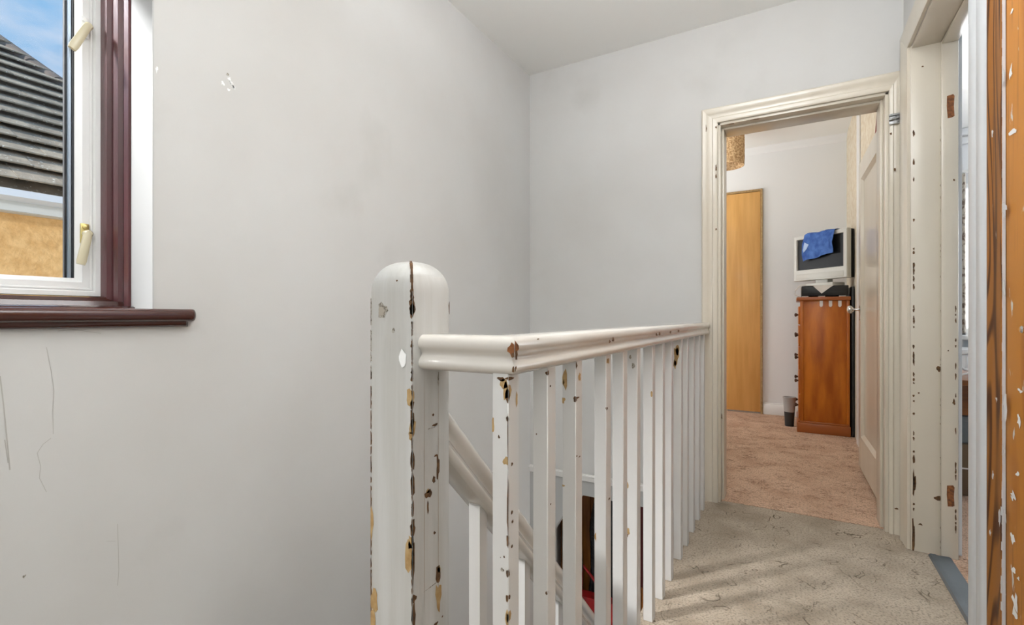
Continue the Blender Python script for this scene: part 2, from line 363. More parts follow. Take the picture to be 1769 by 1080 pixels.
# ------------------------------------------------------------ staircase
st = empty('staircase', (-1.05, .72, -.2)); tag(st, 'steep carpeted staircase dropping along the window wall below the newel', 'stairs')
RI = .205; n_st = 13
tm = rm = None
for i in range(n_st):
    z = -RI*(i+1); y = .705 + .2*i
    if z < -2.48: break
    if tm is None:
        bm = bmesh.new(); box(bm, XL+.002, -.652, 0, .235, -.03, 0, .008); a = link('tread', bm, 'tread', st, True); tm = a.data
        bm = bmesh.new(); box(bm, XL+.002, -.652, 0, .012, 0, RI-.031); b = link('riser', bm, 'tread', st); rm = b.data
    else:
        a = bpy.data.objects.new('tread', tm); COL.objects.link(a); a.parent = st; a.matrix_parent_inverse = Matrix.Translation(st.location).inverted()
        b = bpy.data.objects.new('riser', rm); COL.objects.link(b); b.parent = st; b.matrix_parent_inverse = Matrix.Translation(st.location).inverted()
    a.location = (0, y, z); b.location = (0, y, z)
bm = bmesh.new()
pl = [(.766, -.02), (.766, -.36), (3.02, -2.65), (3.26, -2.65), (3.26, -2.52)]
loft(bm, [[(-.650, y, z) for y, z in pl], [(-.612, y, z) for y, z in pl]]); link('string', bm, 'gloss', st)

# ------------------------------------------------------------ banister of the landing
RP = [(-.0305, 0), (-.039, -.005), (-.0425, -.013), (-.041, -.022), (-.034, -.0295), (-.0325, -.036), (-.038, -.0425), (-.0415, -.050), (-.0385, -.058), (-.030, -.063)]
def smooth_profile(P, n=4):
    out = []
    for i in range(len(P)-1):
        p0, p1, p2, p3 = P[max(i-1, 0)], P[i], P[i+1], P[min(i+2, len(P)-1)]
        for k in range(n):
            t = k/n
            out.append(tuple(.5*((2*p1[c]) + (-p0[c]+p2[c])*t + (2*p0[c]-5*p1[c]+4*p2[c]-p3[c])*t*t + (-p0[c]+3*p1[c]-3*p2[c]+p3[c])*t**3) for c in (0, 1)))
    return out + [P[-1]]
RP = smooth_profile(RP)
RP = RP + [(-a, b) for a, b in RP[::-1]]
ban = empty('landing_banister', (-.635, .71, 0))
tag(ban, 'chipped white landing banister with newel post, moulded handrail and square balusters', 'banister')
# newel: square post whose head is the crossing of two rounded arches
NX0, NX1, NY0, NY1 = -.6866, -.584, .657, .764
bm = bmesh.new(); cxn, cyn = (NX0+NX1)/2, (NY0+NY1)/2; hx, hy = (NX1-NX0)/2, (NY1-NY0)/2
rings = []
b_ = .0015
def sq(k, z):
    ax, ay = hx*k, hy*k; b = b_*k
    return [(cxn-ax, cyn-ay+b, z), (cxn-ax+b, cyn-ay, z), (cxn+ax-b, cyn-ay, z), (cxn+ax, cyn-ay+b, z), (cxn+ax, cyn+ay-b, z), (cxn+ax-b, cyn+ay, z), (cxn-ax+b, cyn+ay, z), (cxn-ax, cyn+ay-b, z)]
rings.append(sq(1, -.18)); rings.append(sq(1, .3)); rings.append(sq(1, .7)); rings.append(sq(1, 1.045))
for i in range(1, 13):
    a = math.pi/2*i/12.6
    rings.append(sq(math.cos(a)**.80, 1.045+.060*math.sin(a)))
loft(bm, rings)
newel = link('newel_post', bm, 'newel', ban, True)
# paint loss on the post
bm = bmesh.new(); LX = (NX0, NX1); LY = (NY0, NY1)
def edge_n(u, v, ru, rv, mi, jag=.35):
    blob(bm, u, v, ru, rv, mi, Y=NY0, lim=LX, jag=jag); blob(bm, u, v, ru, rv, mi, X=NX1, lim=LY, jag=jag)
# 0 tan 1 brown 2 grey 3 white 4 seam
for v in range(505, 545, 9): edge_n(711.5, v, 3+random.random()*1.5, 8, 1)
for u, v, ru, rv, m_ in [(712, 535, 6, 11, 1), (712, 535, 3.5, 8, 0), (711.5, 558, 1.5, 3, 1), (711.5, 598, 2, 3, 1), (711.5, 643, 1.6, 3, 1), (711.5, 656, 2.2, 4, 1),
    (709, 688, 6.5, 14, 0), (712, 700, 3, 7, 1), (713, 738, 6, 15, 0), (710, 752, 4, 8, 0), (712, 727, 3, 20, 1), (713, 797, 4, 16, 1), (713, 838, 3.2, 24, 1), (713, 878, 1.6, 12, 1),
    (713, 914, 4.5, 14, 1), (707, 962, 8, 24, 0), (710, 938, 4, 12, 0), (713.5, 965, 2.4, 45, 1), (715, 1034, 4, 6, 1), (714, 1065, 3, 24, 1)]: edge_n(u, v, ru, rv, m_)
for v in range(560, 1080, 13): edge_n(712, v+random.random()*9, 1.1, 4+random.random()*5, 1)
for v in range(520, 1080, 16): blob(bm, 641, v+random.random()*9, 1.5, 4+random.random()*8, 1 if v > 640 else 2, Y=NY0, lim=LX)
for u, v, ru, rv, m_ in [(646, 1036, 6, 19, 0), (644, 1070, 5, 16, 0), (642, 905, 3, 26, 0), (661, 537, 8.5, 12.5, 2), (659, 537, 5, 8, 4), (680, 570.5, 3, 4.5, 2), (686, 485, 1.4, 1.6, 1),
    (696, 620, 7, 13, 3)]: blob(bm, u, v, ru, rv, m_, Y=NY0, lim=LX, eps=.0012 if m_ in (3, 4) else .0006)
for u, v, ru, rv, m_ in [(748, 717, 1.8, 2.2, 1), (751, 734, 4.5, 2.5, 1), (744, 740, 7, .8, 2), (756.5, 806, 2.8, 20, 1), (749, 829, 2.6, 6, 1), (753, 787, 3.5, 2, 1), (740, 853, 6, 8, 1), (739, 848, 3, 4, 0),
    (739, 876, 1.5, 12, 1), (750.5, 921, 2, 3, 1), (757, 992, 4, 16, 1), (757, 1032, 4.2, 26, 0), (758, 984, 2.5, 6, 0), (745, 1013, 11, .7, 2), (753, 1078, 3, 3, 1), (764, 1065, 1.2, 1.5, 1),
    (776, 532, 1.2, 11, 1), (757, 655, 1.6, 14, 2)]: blob(bm, u, v, ru, rv, m_, X=NX1, lim=LY)
for u in (733, 757): blob(bm, u, 865, .6, 215, 4, X=NX1, lim=LY, jag=.02, eps=.0003)
cup = newel
link('paint_chips', bm, 'tan', newel, False, ['tan', 'brown', 'greymark', 'whitefill', 'seam'])['kind'] = 'stuff'
# the worn arris over the rounded head
bm = bmesh.new()
for i in range(0, 11):
    a = math.pi/2*i/12.6; a2 = math.pi/2*(i+1.15)/12.6
    for A, B in ((a, a2),):
        k1, k2 = math.cos(A)**.80, math.cos(B)**.80; z1, z2 = 1.045+.060*math.sin(A), 1.045+.060*math.sin(B)
        w = .0016+.0012*random.random()
        p1 = Vector((cxn+hx*k1, cyn-hy*k1, z1)); p2 = Vector((cxn+hx*k2, cyn-hy*k2, z2)); off = Vector((.0006, -.0006, .0008))
        quad(bm, p1+off, p1+off+Vector((-w*2, 0, 0)), p2+off+Vector((-w*2, 0, 0)), p2+off)
        quad(bm, p1+off, p1+off+Vector((0, w, 0)), p2+off+Vector((0, w, 0)), p2+off)
link('worn_arris', bm, 'brown', newel)['kind'] = 'stuff'
# handrail with mitred corner
ZR = .967
bm = bmesh.new()
sweep(bm, RP, [((NX1-.01, .7145, ZR), (0, 1, 0), (0, 0, 1)), ((-.4265, .7145, ZR), (-1, 1, 0), (0, 0, 1)), ((-.4265, YF-.022, ZR), (-1, 0, 0), (0, 0, 1))])
rail = link('handrail', bm, 'rail', ban, True)
bm = bmesh.new()
for mi, (z, r, s) in enumerate([]): pass
def edge_r(u, v, ru, rv, mi, e=.0012):
    blob(bm, u, v, ru, rv, mi, Y=.672, lim=(-.47, -.3838), eps=e, jag=.5); blob(bm, u, v, ru, rv, mi, X=-.384, lim=(.6722, .8), eps=e, jag=.5)
edge_r(886, 604, 9, 11, 0); edge_r(889, 613, 5, 7, 1, .0016); edge_r(888, 637, 3.2, 5, 1)
for u, v, ru, rv in [(1053, 590, 1.5, 3), (1059, 587, 2, 4), (1134, 578, 1.5, 2.5), (1139, 577, 1.5, 3), (1158, 574, 1.5, 2.5), (1172, 572, 1.5, 2), (929, 586, 2, 1)]: blob(bm, u, v, ru, rv, 1, X=-.384)
link('paint_chips', bm, 'orangewood', rail, False, ['orangewood', 'brown'])['kind'] = 'stuff'
# balusters
BYS = [.816, .952, 1.145, 1.285, 1.42, 1.60, 1.745, 1.885, 2.07, 2.207, 2.36, 2.516, 2.655]
bm = bmesh.new(); box(bm, 0, .031, 0, .036, 0, .912, .0016, 1); bal = link('baluster', bm, 'gloss', ban, True); bme = bal.data
bal.location = (-.431, .68, 0); bals = [bal]
for i, y in enumerate(BYS):
    b = bpy.data.objects.new('baluster', bme); COL.objects.link(b); b.parent = ban; b.matrix_parent_inverse = Matrix.Translation(ban.location).inverted()
    b.location = (-.426, y, 0); bals.append(b)
def chips(b, marks, x1, y0):
    bm = bmesh.new()
    for u, v, ru, rv, mi, pl in marks:
        if pl in 'yb': blob(bm, u, v, ru, rv, mi, Y=y0, lim=(x1-.031, x1))
        if pl in 'xb': blob(bm, u, v, ru, rv, mi, X=x1, lim=(y0, y0+.036))
    o = link('paint_chips', bm, 'tan', b, False, ['tan', 'brown', 'greymark']); o['kind'] = 'stuff'
    o.matrix_parent_inverse = Matrix.Translation(b.location).inverted()
chips(bals[0], [(870, 664, 8, 8, 0, 'y'), (876, 676, 6, 16, 0, 'b'), (866, 655, 7, 4, 1, 'y'), (880, 654, 7, 3, 1, 'b'), (877, 684, 3.5, 12, 1, 'b'), (852, 736, 2.5, 14, 0, 'y'), (892, 690, 1.6, 12, 0, 'x'), (862, 755, 2, 3, 1, 'y'),
    (875, 797, 5.5, 7, 0, 'y'), (877, 724, 2.5, 4, 1, 'b'), (877.5, 760, .9, 50, 1, 'b'), (877.5, 880, 1.3, 60, 1, 'b'), (877, 935, 2, 10, 1, 'b'), (877, 992, 3, 6, 1, 'b'), (877, 1034, 3.2, 6, 1, 'b'), (877, 1066, 4, 13, 0, 'b'), (877, 1068, 2, 9, 1, 'b'),
    (868, 984, 3, 3, 2, 'y'), (871, 962, 1.5, 2, 1, 'y'), (884, 885, 1.5, 4, 1, 'x'), (885, 901, 1.5, 3, 1, 'x'), (884, 944, 1.5, 3, 1, 'x'), (884, 802, 1.6, 3, 1, 'x'), (865, 963, .8, .8, 1, 'y')], -.400, .68)
chips(bals[1], [(945.5, 645, 3, 4, 1, 'b'), (950.5, 667, 1.5, 2, 1, 'x'), (944, 1025, 2, 3, 1, 'b'), (951, 871, 1, 1.5, 1, 'x'), (927, 750, 1, 1.5, 1, 'y')], -.395, .816)
chips(bals[2], [(975, 656, 5, 17, 0, 'y'), (973, 691, 3.5, 5, 0, 'y'), (974, 660, 1.5, 4, 1, 'y'), (993.5, 690, 3.5, 5, 1, 'b'), (995, 632, 1.8, 6, 1, 'x'), (1001, 651, 2, 7, 0, 'x'), (998, 687, 2.5, 1.5, 1, 'x'), (973, 839, 2.5, 2, 0, 'y'), (1001, 789, 1.3, 1.5, 1, 'x'), (996, 788, 1.1, 1.4, 1, 'x')], -.395, .952)
chips(bals[3], [(1048, 706, 1.8, 2.5, 1, 'b'), (1050, 624, 3, 5, 0, 'x'), (1052, 862, 1.5, 2, 1, 'x'), (1029, 928, 1.6, 7, 0, 'y')], -.395, 1.145)
chips(bals[5], [(1089, 617, 2, 4, 2, 'y'), (1094, 632, 2.5, 5, 2, 'y'), (1084, 838, 2, 6, 0, 'y'), (1085, 918, 3.5, 5, 0, 'y'), (1084, 925, 1.5, 3, 1, 'y')], -.395, 1.42)
chips(bals[6], [(1126, 681, 2.2, 4, 0, 'y')], -.395, 1.60)
chips(bals[9], [(1168, 615, 4.5, 15, 0, 'y'), (1170, 605, 3, 8, 0, 'y'), (1166, 630, 2.5, 8, 0, 'y'), (1171, 609, 1.3, 2, 1, 'y')], -.395, 2.07)

# ------------------------------------------------------------ banister of the stairs
sb = empty('stair_banister', (-.635, .8, 0)); tag(sb, 'white sloping stair banister descending behind the newel post', 'banister')
bm = bmesh.new(); k = .7071
def sp(y): return (-.635, y, .832-1.02*(y-.764))
SP = [(a*.95, b*1.1) for a, b in RP]
sweep(bm, SP, [((sp(.764)), (-1, 0, 0), (0, .0, 1.30)), (sp(.80), (-1, 0, 0), (0, k, k)), (sp(2.95), (-1, 0, 0), (0, k, k))])
link('handrail', bm, 'rail', sb, True)
bm = bmesh.new(); loft(bm, [[(-.635+a, y, sp(y)[2]-.095+d) for a, d in ((-.018, 0), (.018, 0), (.018, .02), (-.018, .02))] for y in (.764, 2.95)]); link('fillet', bm, 'gloss', sb)
bm = bmesh.new()
x0, x1, y1 = 0, .030, .030
vs = [bm.verts.new(p) for p in [(0, 0, -.765), (.03, 0, -.765), (.03, .03, -.795), (0, .03, -.795), (0, 0, 0), (.03, 0, 0), (.03, .03, -.0306), (0, .03, -.0306)]]
for f in [(0, 3, 2, 1), (4, 5, 6, 7), (0, 1, 5, 4), (1, 2, 6, 5), (2, 3, 7, 6), (3, 0, 4, 7)]: bm.faces.new([vs[i] for i in f])
ob = link('baluster', bm, 'gloss', sb); smh = ob.data
y = .925; first = True
while y < 2.9:
    if not first:
        ob = bpy.data.objects.new('baluster', smh); COL.objects.link(ob); ob.parent = sb; ob.matrix_parent_inverse = Matrix.Translation(sb.location).inverted()
    ob.location = (-.650, y, sp(y)[2]-.09); first = False; y += .108

# ------------------------------------------------------------ landing window
w1 = empty('window_1', (XL-.2, .1, WZ0)); w1['kind'] = 'structure'; w1['label'] = 'casement window with burgundy timber frame around a white plastic sash'
def jamb_prof(side):     # plan profile of the burgundy frame, (x, inset from the reveal)
    return [(-1.80, 0), (-1.6136, 0), (-1.6136, .010), (-1.632, .013), (-1.640, .007), (-1.652, .007), (-1.656, .018), (-1.676, .021), (-1.680, .014), (-1.690, .014), (-1.694, .030), (-1.716, .0335), (-1.80, .0335)]
bm = bmesh.new()
pr = jamb_prof(0)
loft(bm, [[(x, WY1-d, z) for x, d in pr] for z in (WZ0, WZ1)])
loft(bm, [[(x, WY0+d, z) for x, d in pr] for z in (WZ0, WZ1)])
loft(bm, [[(x, y, WZ1-d) for x, d in pr] for y in (WY0+.0334, WY1-.0334)])
link('window_frame', bm, 'burgundy', w1, True)
bm = bmesh.new(); prs = [(-1.80, .026), (-1.592, .014), (-1.592, .022), (-1.650, .026), (-1.656, .034), (-1.690, .036), (-1.696, .044), (-1.80, .046)]
prs = [(-1.80, .0), (-1.588, .0), (-1.588, .013), (-1.600, .017), (-1.645, .018), (-1.650, .030), (-1.690, .033), (-1.696, .042), (-1.80, .044)]
loft(bm, [[(x, y, WZ0+d) for x, d in prs] for y in (WY0+.0005, WY1-.0005)])
link('bottom_rail', bm, 'sill', w1, True)
# white sash frames (outer frame + opening sash)
FY0, FY1, FZ0, FZ1 = WY0+.034, WY1-.034, WZ0+.046, WZ1-.034
def ring(bm, y0, y1, z0, z1, w, xa, xb, bev=.004):
    """mitred square frame between planes xa (outer) and xb (inner), member width w, slightly splayed front"""
    O = [(y0, z0), (y1, z0), (y1, z1), (y0, z1)]; I = [(y0+w, z0+w), (y1-w, z0+w), (y1-w, z1-w), (y0+w, z1-w)]
    Ib = [(y0+w-bev, z0+w-bev), (y1-w+bev, z0+w-bev), (y1-w+bev, z1-w+bev), (y0+w-bev, z1-w+bev)]
    for k in range(4):
        j = (k+1) % 4
        o0, o1, i0, i1, b0, b1 = O[k], O[j], I[k], I[j], Ib[k], Ib[j]
        quad(bm, (xb, *o0), (xb, *o1), (xb, *b1), (xb, *b0)); quad(bm, (xb, *b0), (xb, *b1), (xb-bev*1.5, *i1), (xb-bev*1.5, *i0))
        quad(bm, (xb-bev*1.5, *i0), (xb-bev*1.5, *i1), (xa, *i1), (xa, *i0)); quad(bm, (xa, *o0), (xa, *o1), (xb, *o1), (xb, *o0)); quad(bm, (xa, *i0), (xa, *i1), (xa, *o1), (xa, *o0))
for k, (a, b) in enumerate(((FY0, -.24), (-.24, FY1))):
    bm = bmesh.new(); ring(bm, a, b, FZ0, FZ1, .016, -1.79, -1.722); link('outer_frame', bm, 'upvc', w1)
    bm = bmesh.new(); ring(bm, a+.016, b-.016, FZ0+.016, FZ1-.016, .034, -1.79, -1.732, .012); ring(bm, a+.017, b-.017, FZ0+.017, FZ1-.017, .006, -1.731, -1.727, .002); sash = link('sash', bm, 'upvc', w1)
    bm = bmesh.new(); ring(bm, a+.050, b-.050, FZ0+.040, FZ1-.050, .004, -1.775, -1.752, .001); link('seal', bm, 'rubber', sash)
    bm = bmesh.new(); ring(bm, a+.0545, b-.0545, FZ0+.040, FZ1-.0525, .006, -1.772, -1.758, .001); link('spacer', bm, 'spacer', sash)
    bm = bmesh.new(); ring(bm, a+.061, b-.061, FZ0+.040, FZ1-.056, .006, -1.776, -1.768, .001); link('glazing_gasket', bm, 'rubber', sash)
    BX('pane', 'glass', -1.766, -1.762, a+.052, b-.052, FZ0+.052, FZ1-.052, sash)
# fasteners on the right hand sash
def fastener(z, m):
    y = FY1-.036; x = -1.727
    h = empty('handle', (x, y, z)); h.parent = w1; h.matrix_parent_inverse = Matrix.Translation(w1.location).inverted(); h['label'] = 'ivory enamelled window handle'
    bm = bmesh.new(); box(bm, x-.004, x+.004, y-.009, y+.011, z-.018, z+.040, .003); lathe(bm, [(.004, 0), (.0065, .002), (.0065, .006), (.003, .008)], (x+.003, y+.001, z+.030), (1, 0, 0), 12)
    o = link('handle_plate', bm, 'brass' if m else 'upvc', h, True)
    o.matrix_parent_inverse = (Matrix.Translation(w1.location).inverted() @ Matrix.Translation(w1.location) @ Matrix.Translation(h.location)).inverted()
    bm = bmesh.new(); lathe(bm, [(.008, 0), (.0105, .004), (.0105, .020), (.007, .025)], (x+.003, y+.003, z+.010), (1, 0, 0), 16)
    dv = Vector((0, -.44 if not m else -.20, -1)).normalized(); sd = Vector((0, dv.z, -dv.y))
    p0 = Vector((x+.022, y+.002, z+.012))
    rings = []
    for t, w_, d_ in ((0, .008, .006), (.012, .0095, .007), (.082, .0105, .006), (.092, .009, .005)):
        c = p0 + dv*t + Vector((.004, 0, 0))*(t/.09)
        rings.append([tuple(c + sd*sa*w_ + Vector((1, 0, 0))*xa*d_) for sa, xa in ((-1, -.6), (-.6, -1), (.6, -1), (1, -.6), (1, .6), (.6, 1), (-.6, 1), (-1, .6))])
    loft(bm, rings)
    o = link('handle_lever', bm, 'handle', h, True)
    o.matrix_parent_inverse = Matrix.Translation(h.location).inverted()
    h.matrix_parent_inverse = Matrix.Translation(w1.location).inverted()
    return h
for z, m_ in ((1.803, 0), (1.222, 1)): fastener(z, m_)
# sill board with bull nose and a moulding beneath
bm = bmesh.new()
def sill_ring(x_out, y, s=1.0):
    return [(XL-.12, y, 1.0115), (XL-.12, y, .984)] + [(x_out-.012+.012*math.cos(a)*s, y, .9985+.0135*math.sin(a)) for a in [math.radians(q) for q in range(-90, 91, 15)]]
rs = []
for t in (0, .25, .5, .75, 1):
    pass
xo = XL+.036
def sring(inset, y):
    r = .0175
    return [(XL, y, .986+.035-.0), (XL, y, .986)] + [(max(XL+.001, xo-r-inset+r*math.cos(a)), y, 1.0035+.0175*math.sin(a)) for a in [R(q) for q in range(-90, 91, 15)]]
Y1 = .745
for dy, ins in ((-1.35, 0), (-.016, 0), (-.009, .0025), (-.004, .006), (-.001, .011), (0, .017)):
    rs.append(sring(ins, Y1+dy))
loft(bm, rs)
box(bm, -1.60, XL, WY0+.001, WY1-.001, .990, 1.0118)
sill = tag(link('window_sill', bm, 'sill', w1, True))
bm = bmesh.new()
pm_ = [(XL+.0005, .986), (XL+.0005, .972), (XL+.010, .972), (XL+.016, .977), (XL+.018, .986)]
loft(bm, [[(x, y, z) for x, z in pm_] for y in (-.60, .722)] + [[(XL+.0005+(x-XL-.0005)*.3, .733, z) for x, z in pm_]]); link('sill_moulding', bm, 'sill', w1, True)
# bright white reveal lining of the opening
BX('trim_3', 'reveal', -1.612, XL+.002, WY1-.004, WY1-.0002, 1.0125, WZ1-.001)['kind'] = 'structure'

# ------------------------------------------------------------ neighbour's house
nh = empty('neighbour_house', (-9, 0, -2.7)); tag(nh, 'ochre rendered house next door with a grey tiled hipped roof', 'house')
XE, ZE, PIT, GA = -6.24, 2.215, R(38.9), .30
BX('wall', 'rendery', -15, XE-.22, -6, 3.75, -2.7, 2.12, nh)
bm = bmesh.new(); box(bm, XE-.10, XE-.075, -6.2, 4.0, 1.99, 2.19, .002); link('fascia', bm, 'soffit', nh)
bm = bmesh.new(); pg = [(XE-.074, 2.08), (XE-.02, 2.08), (XE+.035, 2.11), (XE+.04, 2.175), (XE+.03, 2.175), (XE+.02, 2.12), (XE-.06, 2.10), (XE-.06, 2.175), (XE-.074, 2.175)]
loft(bm, [[(x, y, z) for x, z in pg] for y in (-6.2, 4.05)]); link('gutter', bm, 'fascia', nh, True)
BX('soffit', 'soffit', XE-.22, XE-.10, -6.2, 3.98, 1.985, 2.0, nh)
def roofpt(n, y, up=0):   # n gauges up the slope
    return Vector((XE - n*GA*math.cos(PIT) + up*math.sin(PIT), y, ZE + n*GA*math.sin(PIT) + up*math.cos(PIT)))
def hipY(x): return 4.08 - (XE-x)*.58
bm = bmesh.new()
a0, a1 = roofpt(-.1, -6.2, -.06), roofpt(-.1, hipY(XE)-.05, -.06); TOP = 17.5
b0 = roofpt(TOP, -6.2, -.06); b1 = roofpt(TOP, 0, -.06); b1.y = hipY(b1.x)
c1 = Vector((b1.x-1.4, b1.y-.4, b1.z-.1)); e1 = Vector((-15, 4.08, ZE-.1))
quad(bm, a0, a1, b1, b0)
bm.faces.new([bm.verts.new(p) for p in (a1, e1, b1)]); bm.faces.new([bm.verts.new(p) for p in (b0, b1, e1, Vector((-15, -6.2, ZE)))])
link('roof_deck', bm, 'tile', nh)
TW = .33; tmesh = None; rnd = random.Random(3); ntile = 0
for r in range(0, 17):
    off = (r % 2)*TW/2
    yk = -.05 + off
    while True:
        p = roofpt(r, yk)
        lim_ = hipY(p.x - GA*.4) + .05
        if yk > lim_: break
        w = min(TW-.004, lim_-yk)
        if w < .05: break
        full = abs(w-(TW-.004)) < 1e-6
        if tmesh is None or not full:
            bm = bmesh.new()
            # wedge tile: thick lower edge, lies on the course below
            L_ = GA+.07; th0, th1 = .094, .008
            q = [((0, 0, 0), 0)]
            P = [(0, 0), (0, 1), (1, 1), (1, 0)]
            def tp(s, y_, h):  # s along the slope from the lower edge
                return (-s*math.cos(PIT)+h*math.sin(PIT), y_, s*math.sin(PIT)+h*math.cos(PIT))
            prof_ = [(-.008, th0-.016), (-.010, th0-.004), (-.004, th0), (L_, th1+.006), (L_, 0)]
            loft(bm, [[tp(s, y_, h) for s, h in prof_] for y_ in (0, w)])
            t_ = link('tile', bm, 'tile', nh)
            if full: tmesh = t_.data
        else:
            t_ = bpy.data.objects.new('tile', tmesh); COL.objects.link(t_); t_.parent = nh
        t_.matrix_parent_inverse = Matrix.Translation(nh.location).inverted()
        t_.location = p + Vector((rnd.uniform(-.003, .003), 0, rnd.uniform(-.003, .003)))
        ntile += 1; yk += TW
        if ntile > 290: break
# hip ridge tiles
pA = roofpt(-.2, 0, .05); pA.y = hipY(pA.x)-.01; pB = roofpt(TOP, 0, .05); pB.y = hipY(pB.x)-.01
dirv = (pB-pA).normalized(); sidev = dirv.cross(Vector((0, 0, 1))).normalized(); upv = sidev.cross(dirv)
n_r = int((pB-pA).length/.44)
bm = bmesh.new(); tube(bm, [pA - upv*.05, pB - upv*.05], .085, 12); link('mortar_bed', bm, 'hip', nh, True)
hm = None
for i in range(n_r):
    c0 = pA + dirv*(.44*i) - upv*.035; c1_ = c0 + dirv*.47
    if hm is None:
        bm = bmesh.new(); rr = []
        for c, r_, lift in ((Vector((0, 0, 0)), .126, .010), (dirv*.47, .119, -.002)):
            rr.append([tuple(c + sidev*math.cos(a)*r_ + upv*(math.sin(a)*r_*.72+lift-.03)) for a in [math.pi*k_/9 for k_ in range(10)]] + [tuple(c + sidev*math.cos(a)*(r_-.018) + upv*(math.sin(a)*(r_-.018)*.72+lift-.03)) for a in [math.pi*k_/9 for k_ in range(9, -1, -1)]])
        loft(bm, rr); t_ = link('ridge_tile', bm, 'hip', nh, True); hm = t_.data
    else:
        t_ = bpy.data.objects.new('ridge_tile', hm); COL.objects.link(t_); t_.parent = nh
    t_.matrix_parent_inverse = Matrix.Translation(nh.location).inverted(); t_.location = c0
BX('floor.003', 'ground', -30, XL-.34, -20, 20, -2.8, -2.7)['kind'] = 'structure'

# ------------------------------------------------------------ far doorway: lining, architrave, door
d1 = empty('door_1', (0, YF, 0)); d1['kind'] = 'structure'; d1['label'] = 'cream painted doorway into the bedroom with its panelled door open'
AP = [(0, 0), (0, .010), (.008, .014), (.022, .015), (.028, .010), (.050, .012), (.062, .019), (.074, .020), (.080, .015), (.080, 0)]   # (out from the opening, thickness)
bm = bmesh.new()
# left leg, head, right leg (right leg is cut by the corner)
loft(bm, [[(DL-o, YF-t, z) if z < 1 else (DL-o, YF-t, DH+o) for o, t in AP] for z in (0, 2)]); link('architrave', bm, 'cream', d1, True)
bm = bmesh.new()
loft(bm, [[(DL-o, YF-t, DH+o) for o, t in AP], [(min(DR+o, XR-.001) if False else DR+o*.64, YF-t, DH+o) for o, t in AP]]); link('architrave', bm, 'cream', d1, True)
bm = bmesh.new()
loft(bm, [[(DR+o*.64, YF-t, 0) for o, t in AP], [(DR+o*.64, YF-t, DH+o) for o, t in AP]]); link('architrave', bm, 'cream', d1, True)
bm = bmesh.new()
box(bm, DL-.001, DL+.014, YF+.001, YBED, 0, DH, .002); box(bm, DR-.014, DR+.001, YF+.001, YBED, 0, DH, .002); box(bm, DL, DR, YF+.001, YBED, DH-.014, DH+.001, .002)
link('lining', bm, 'cream', d1, True)
bm = bmesh.new()
box(bm, DL+.0142, DL+.026, YF+.05, YBED-.05, 0, DH-.0142, .002); box(bm, DR-.026, DR-.0142, YF+.05, YBED-.05, 0, DH-.0142, .002); box(bm, DL+.0262, DR-.0262, YF+.05, YBED-.05, DH-.026, DH-.0142, .002)
link('door_stop', bm, 'cream', d1, True)
# chips on the frame
bm = bmesh.new()
for u, v, ru, rv in [(1219, 222, 2, 6), (1237, 220, 1.5, 2), (1237, 290, 1.2, 6), (1237, 305, 1.2, 4), (1237, 396, 1.2, 2), (1546, 293, 1.6, 3), (1539, 231, 1.8, 2), (1247, 720, 1, 5), (1549, 879, 3, 1.5)]: blob(bm, u, v, ru, rv, 0, Y=YF-.016)
for u in (1305, 1262): blob(bm, u, 206 + (1305-u)*.19, 9, 1, 0, Y=YF-.012)
link('paint_chips', bm, 'brown', d1)['kind'] = 'stuff'
# keeper plate of a bolt on the right leg
bm = bmesh.new(); box(bm, .384, .424, YF-.026, YF-.0205, 1.880, 1.928, .002); tube(bm, [(.383, YF-.029, 1.900), (.425, YF-.029, 1.906)], .007, 10); tube(bm, [(.383, YF-.029, 1.918), (.425, YF-.029, 1.922)], .004, 10); link('bolt_keeper', bm, 'steel', d1, True)
# door leaf swung into the bedroom; built in its own axes then turned
leafM = Matrix.Translation((.389, 3.075, 0)) @ Matrix.Rotation(R(1.1), 4, 'Z')      # local: y along the leaf, -x is the seen face
LW = .79; z0, z1 = .034, 1.985; T = .036
bm = bmesh.new()
def xbox(a0, a1, b0, b1, c0, c1, bev=0): return box(bm, a0, a1, b0, b1, c0, c1, bev)
xbox(0, T, 0, .105, z0, z1, .002); xbox(0, T, LW-.105, LW, z0, z1, .002); xbox(0, T, .105, LW-.105, z0, z0+.20, .0); xbox(0, T, .105, LW-.105, z1-.11, z1, 0)
xbox(.013, T-.013, .105, LW-.105, z0+.2, z1-.11)
for v in bm.verts: v.co = leafM @ v.co
leaf = link('door_leaf', bm, 'cream', d1, True)
bm = bmesh.new()
def mould(y0, y1, za, zb):
    mp_ = [(0, 0), (.0, .004), (.006, .010), (.012, .022), (.013, .026), (.013, 0)]
    # splayed bead round the panel
    O = [(y0, za), (y1, za), (y1, zb), (y0, zb)]; 
    for k_ in range(4):
        j = (k_+1) % 4
        def ins(p, d): return (p[0] + (d if p[0] == y0 else -d), p[1] + (d if p[1] == za else -d))
        prev = None
        for x_, d in ((-.002, 0), (-.003, .006), (.004, .014), (.0125, .026)):
            cur = ((x_, *ins(O[k_], d)), (x_, *ins(O[j], d)))
            if prev: quad(bm, prev[0], prev[1], cur[1], cur[0])
            prev = cur
mould(.105, LW-.105, z0+.2, z1-.11)
for v in bm.verts: v.co = leafM @ v.co
link('panel_moulding', bm, 'cream', leaf, True)
bm = bmesh.new()
kc = leafM @ Vector((0, LW-.055, 1.045))
ax = (leafM.to_3x3() @ Vector((-1, 0, 0)))
lathe(bm, [(.026, 0), (.026, .003), (.010, .006), (.0075, .012), (.0075, .032), (.016, .038), (.024, .046), (.026, .056), (.021, .066), (.008, .071)], kc, ax, 20)
kc2 = leafM @ Vector((0, LW-.055, .985)); lathe(bm, [(.010, 0), (.010, .003), (.004, .004)], kc2, ax, 12)
link('knob', bm, 'chrome', leaf, True)
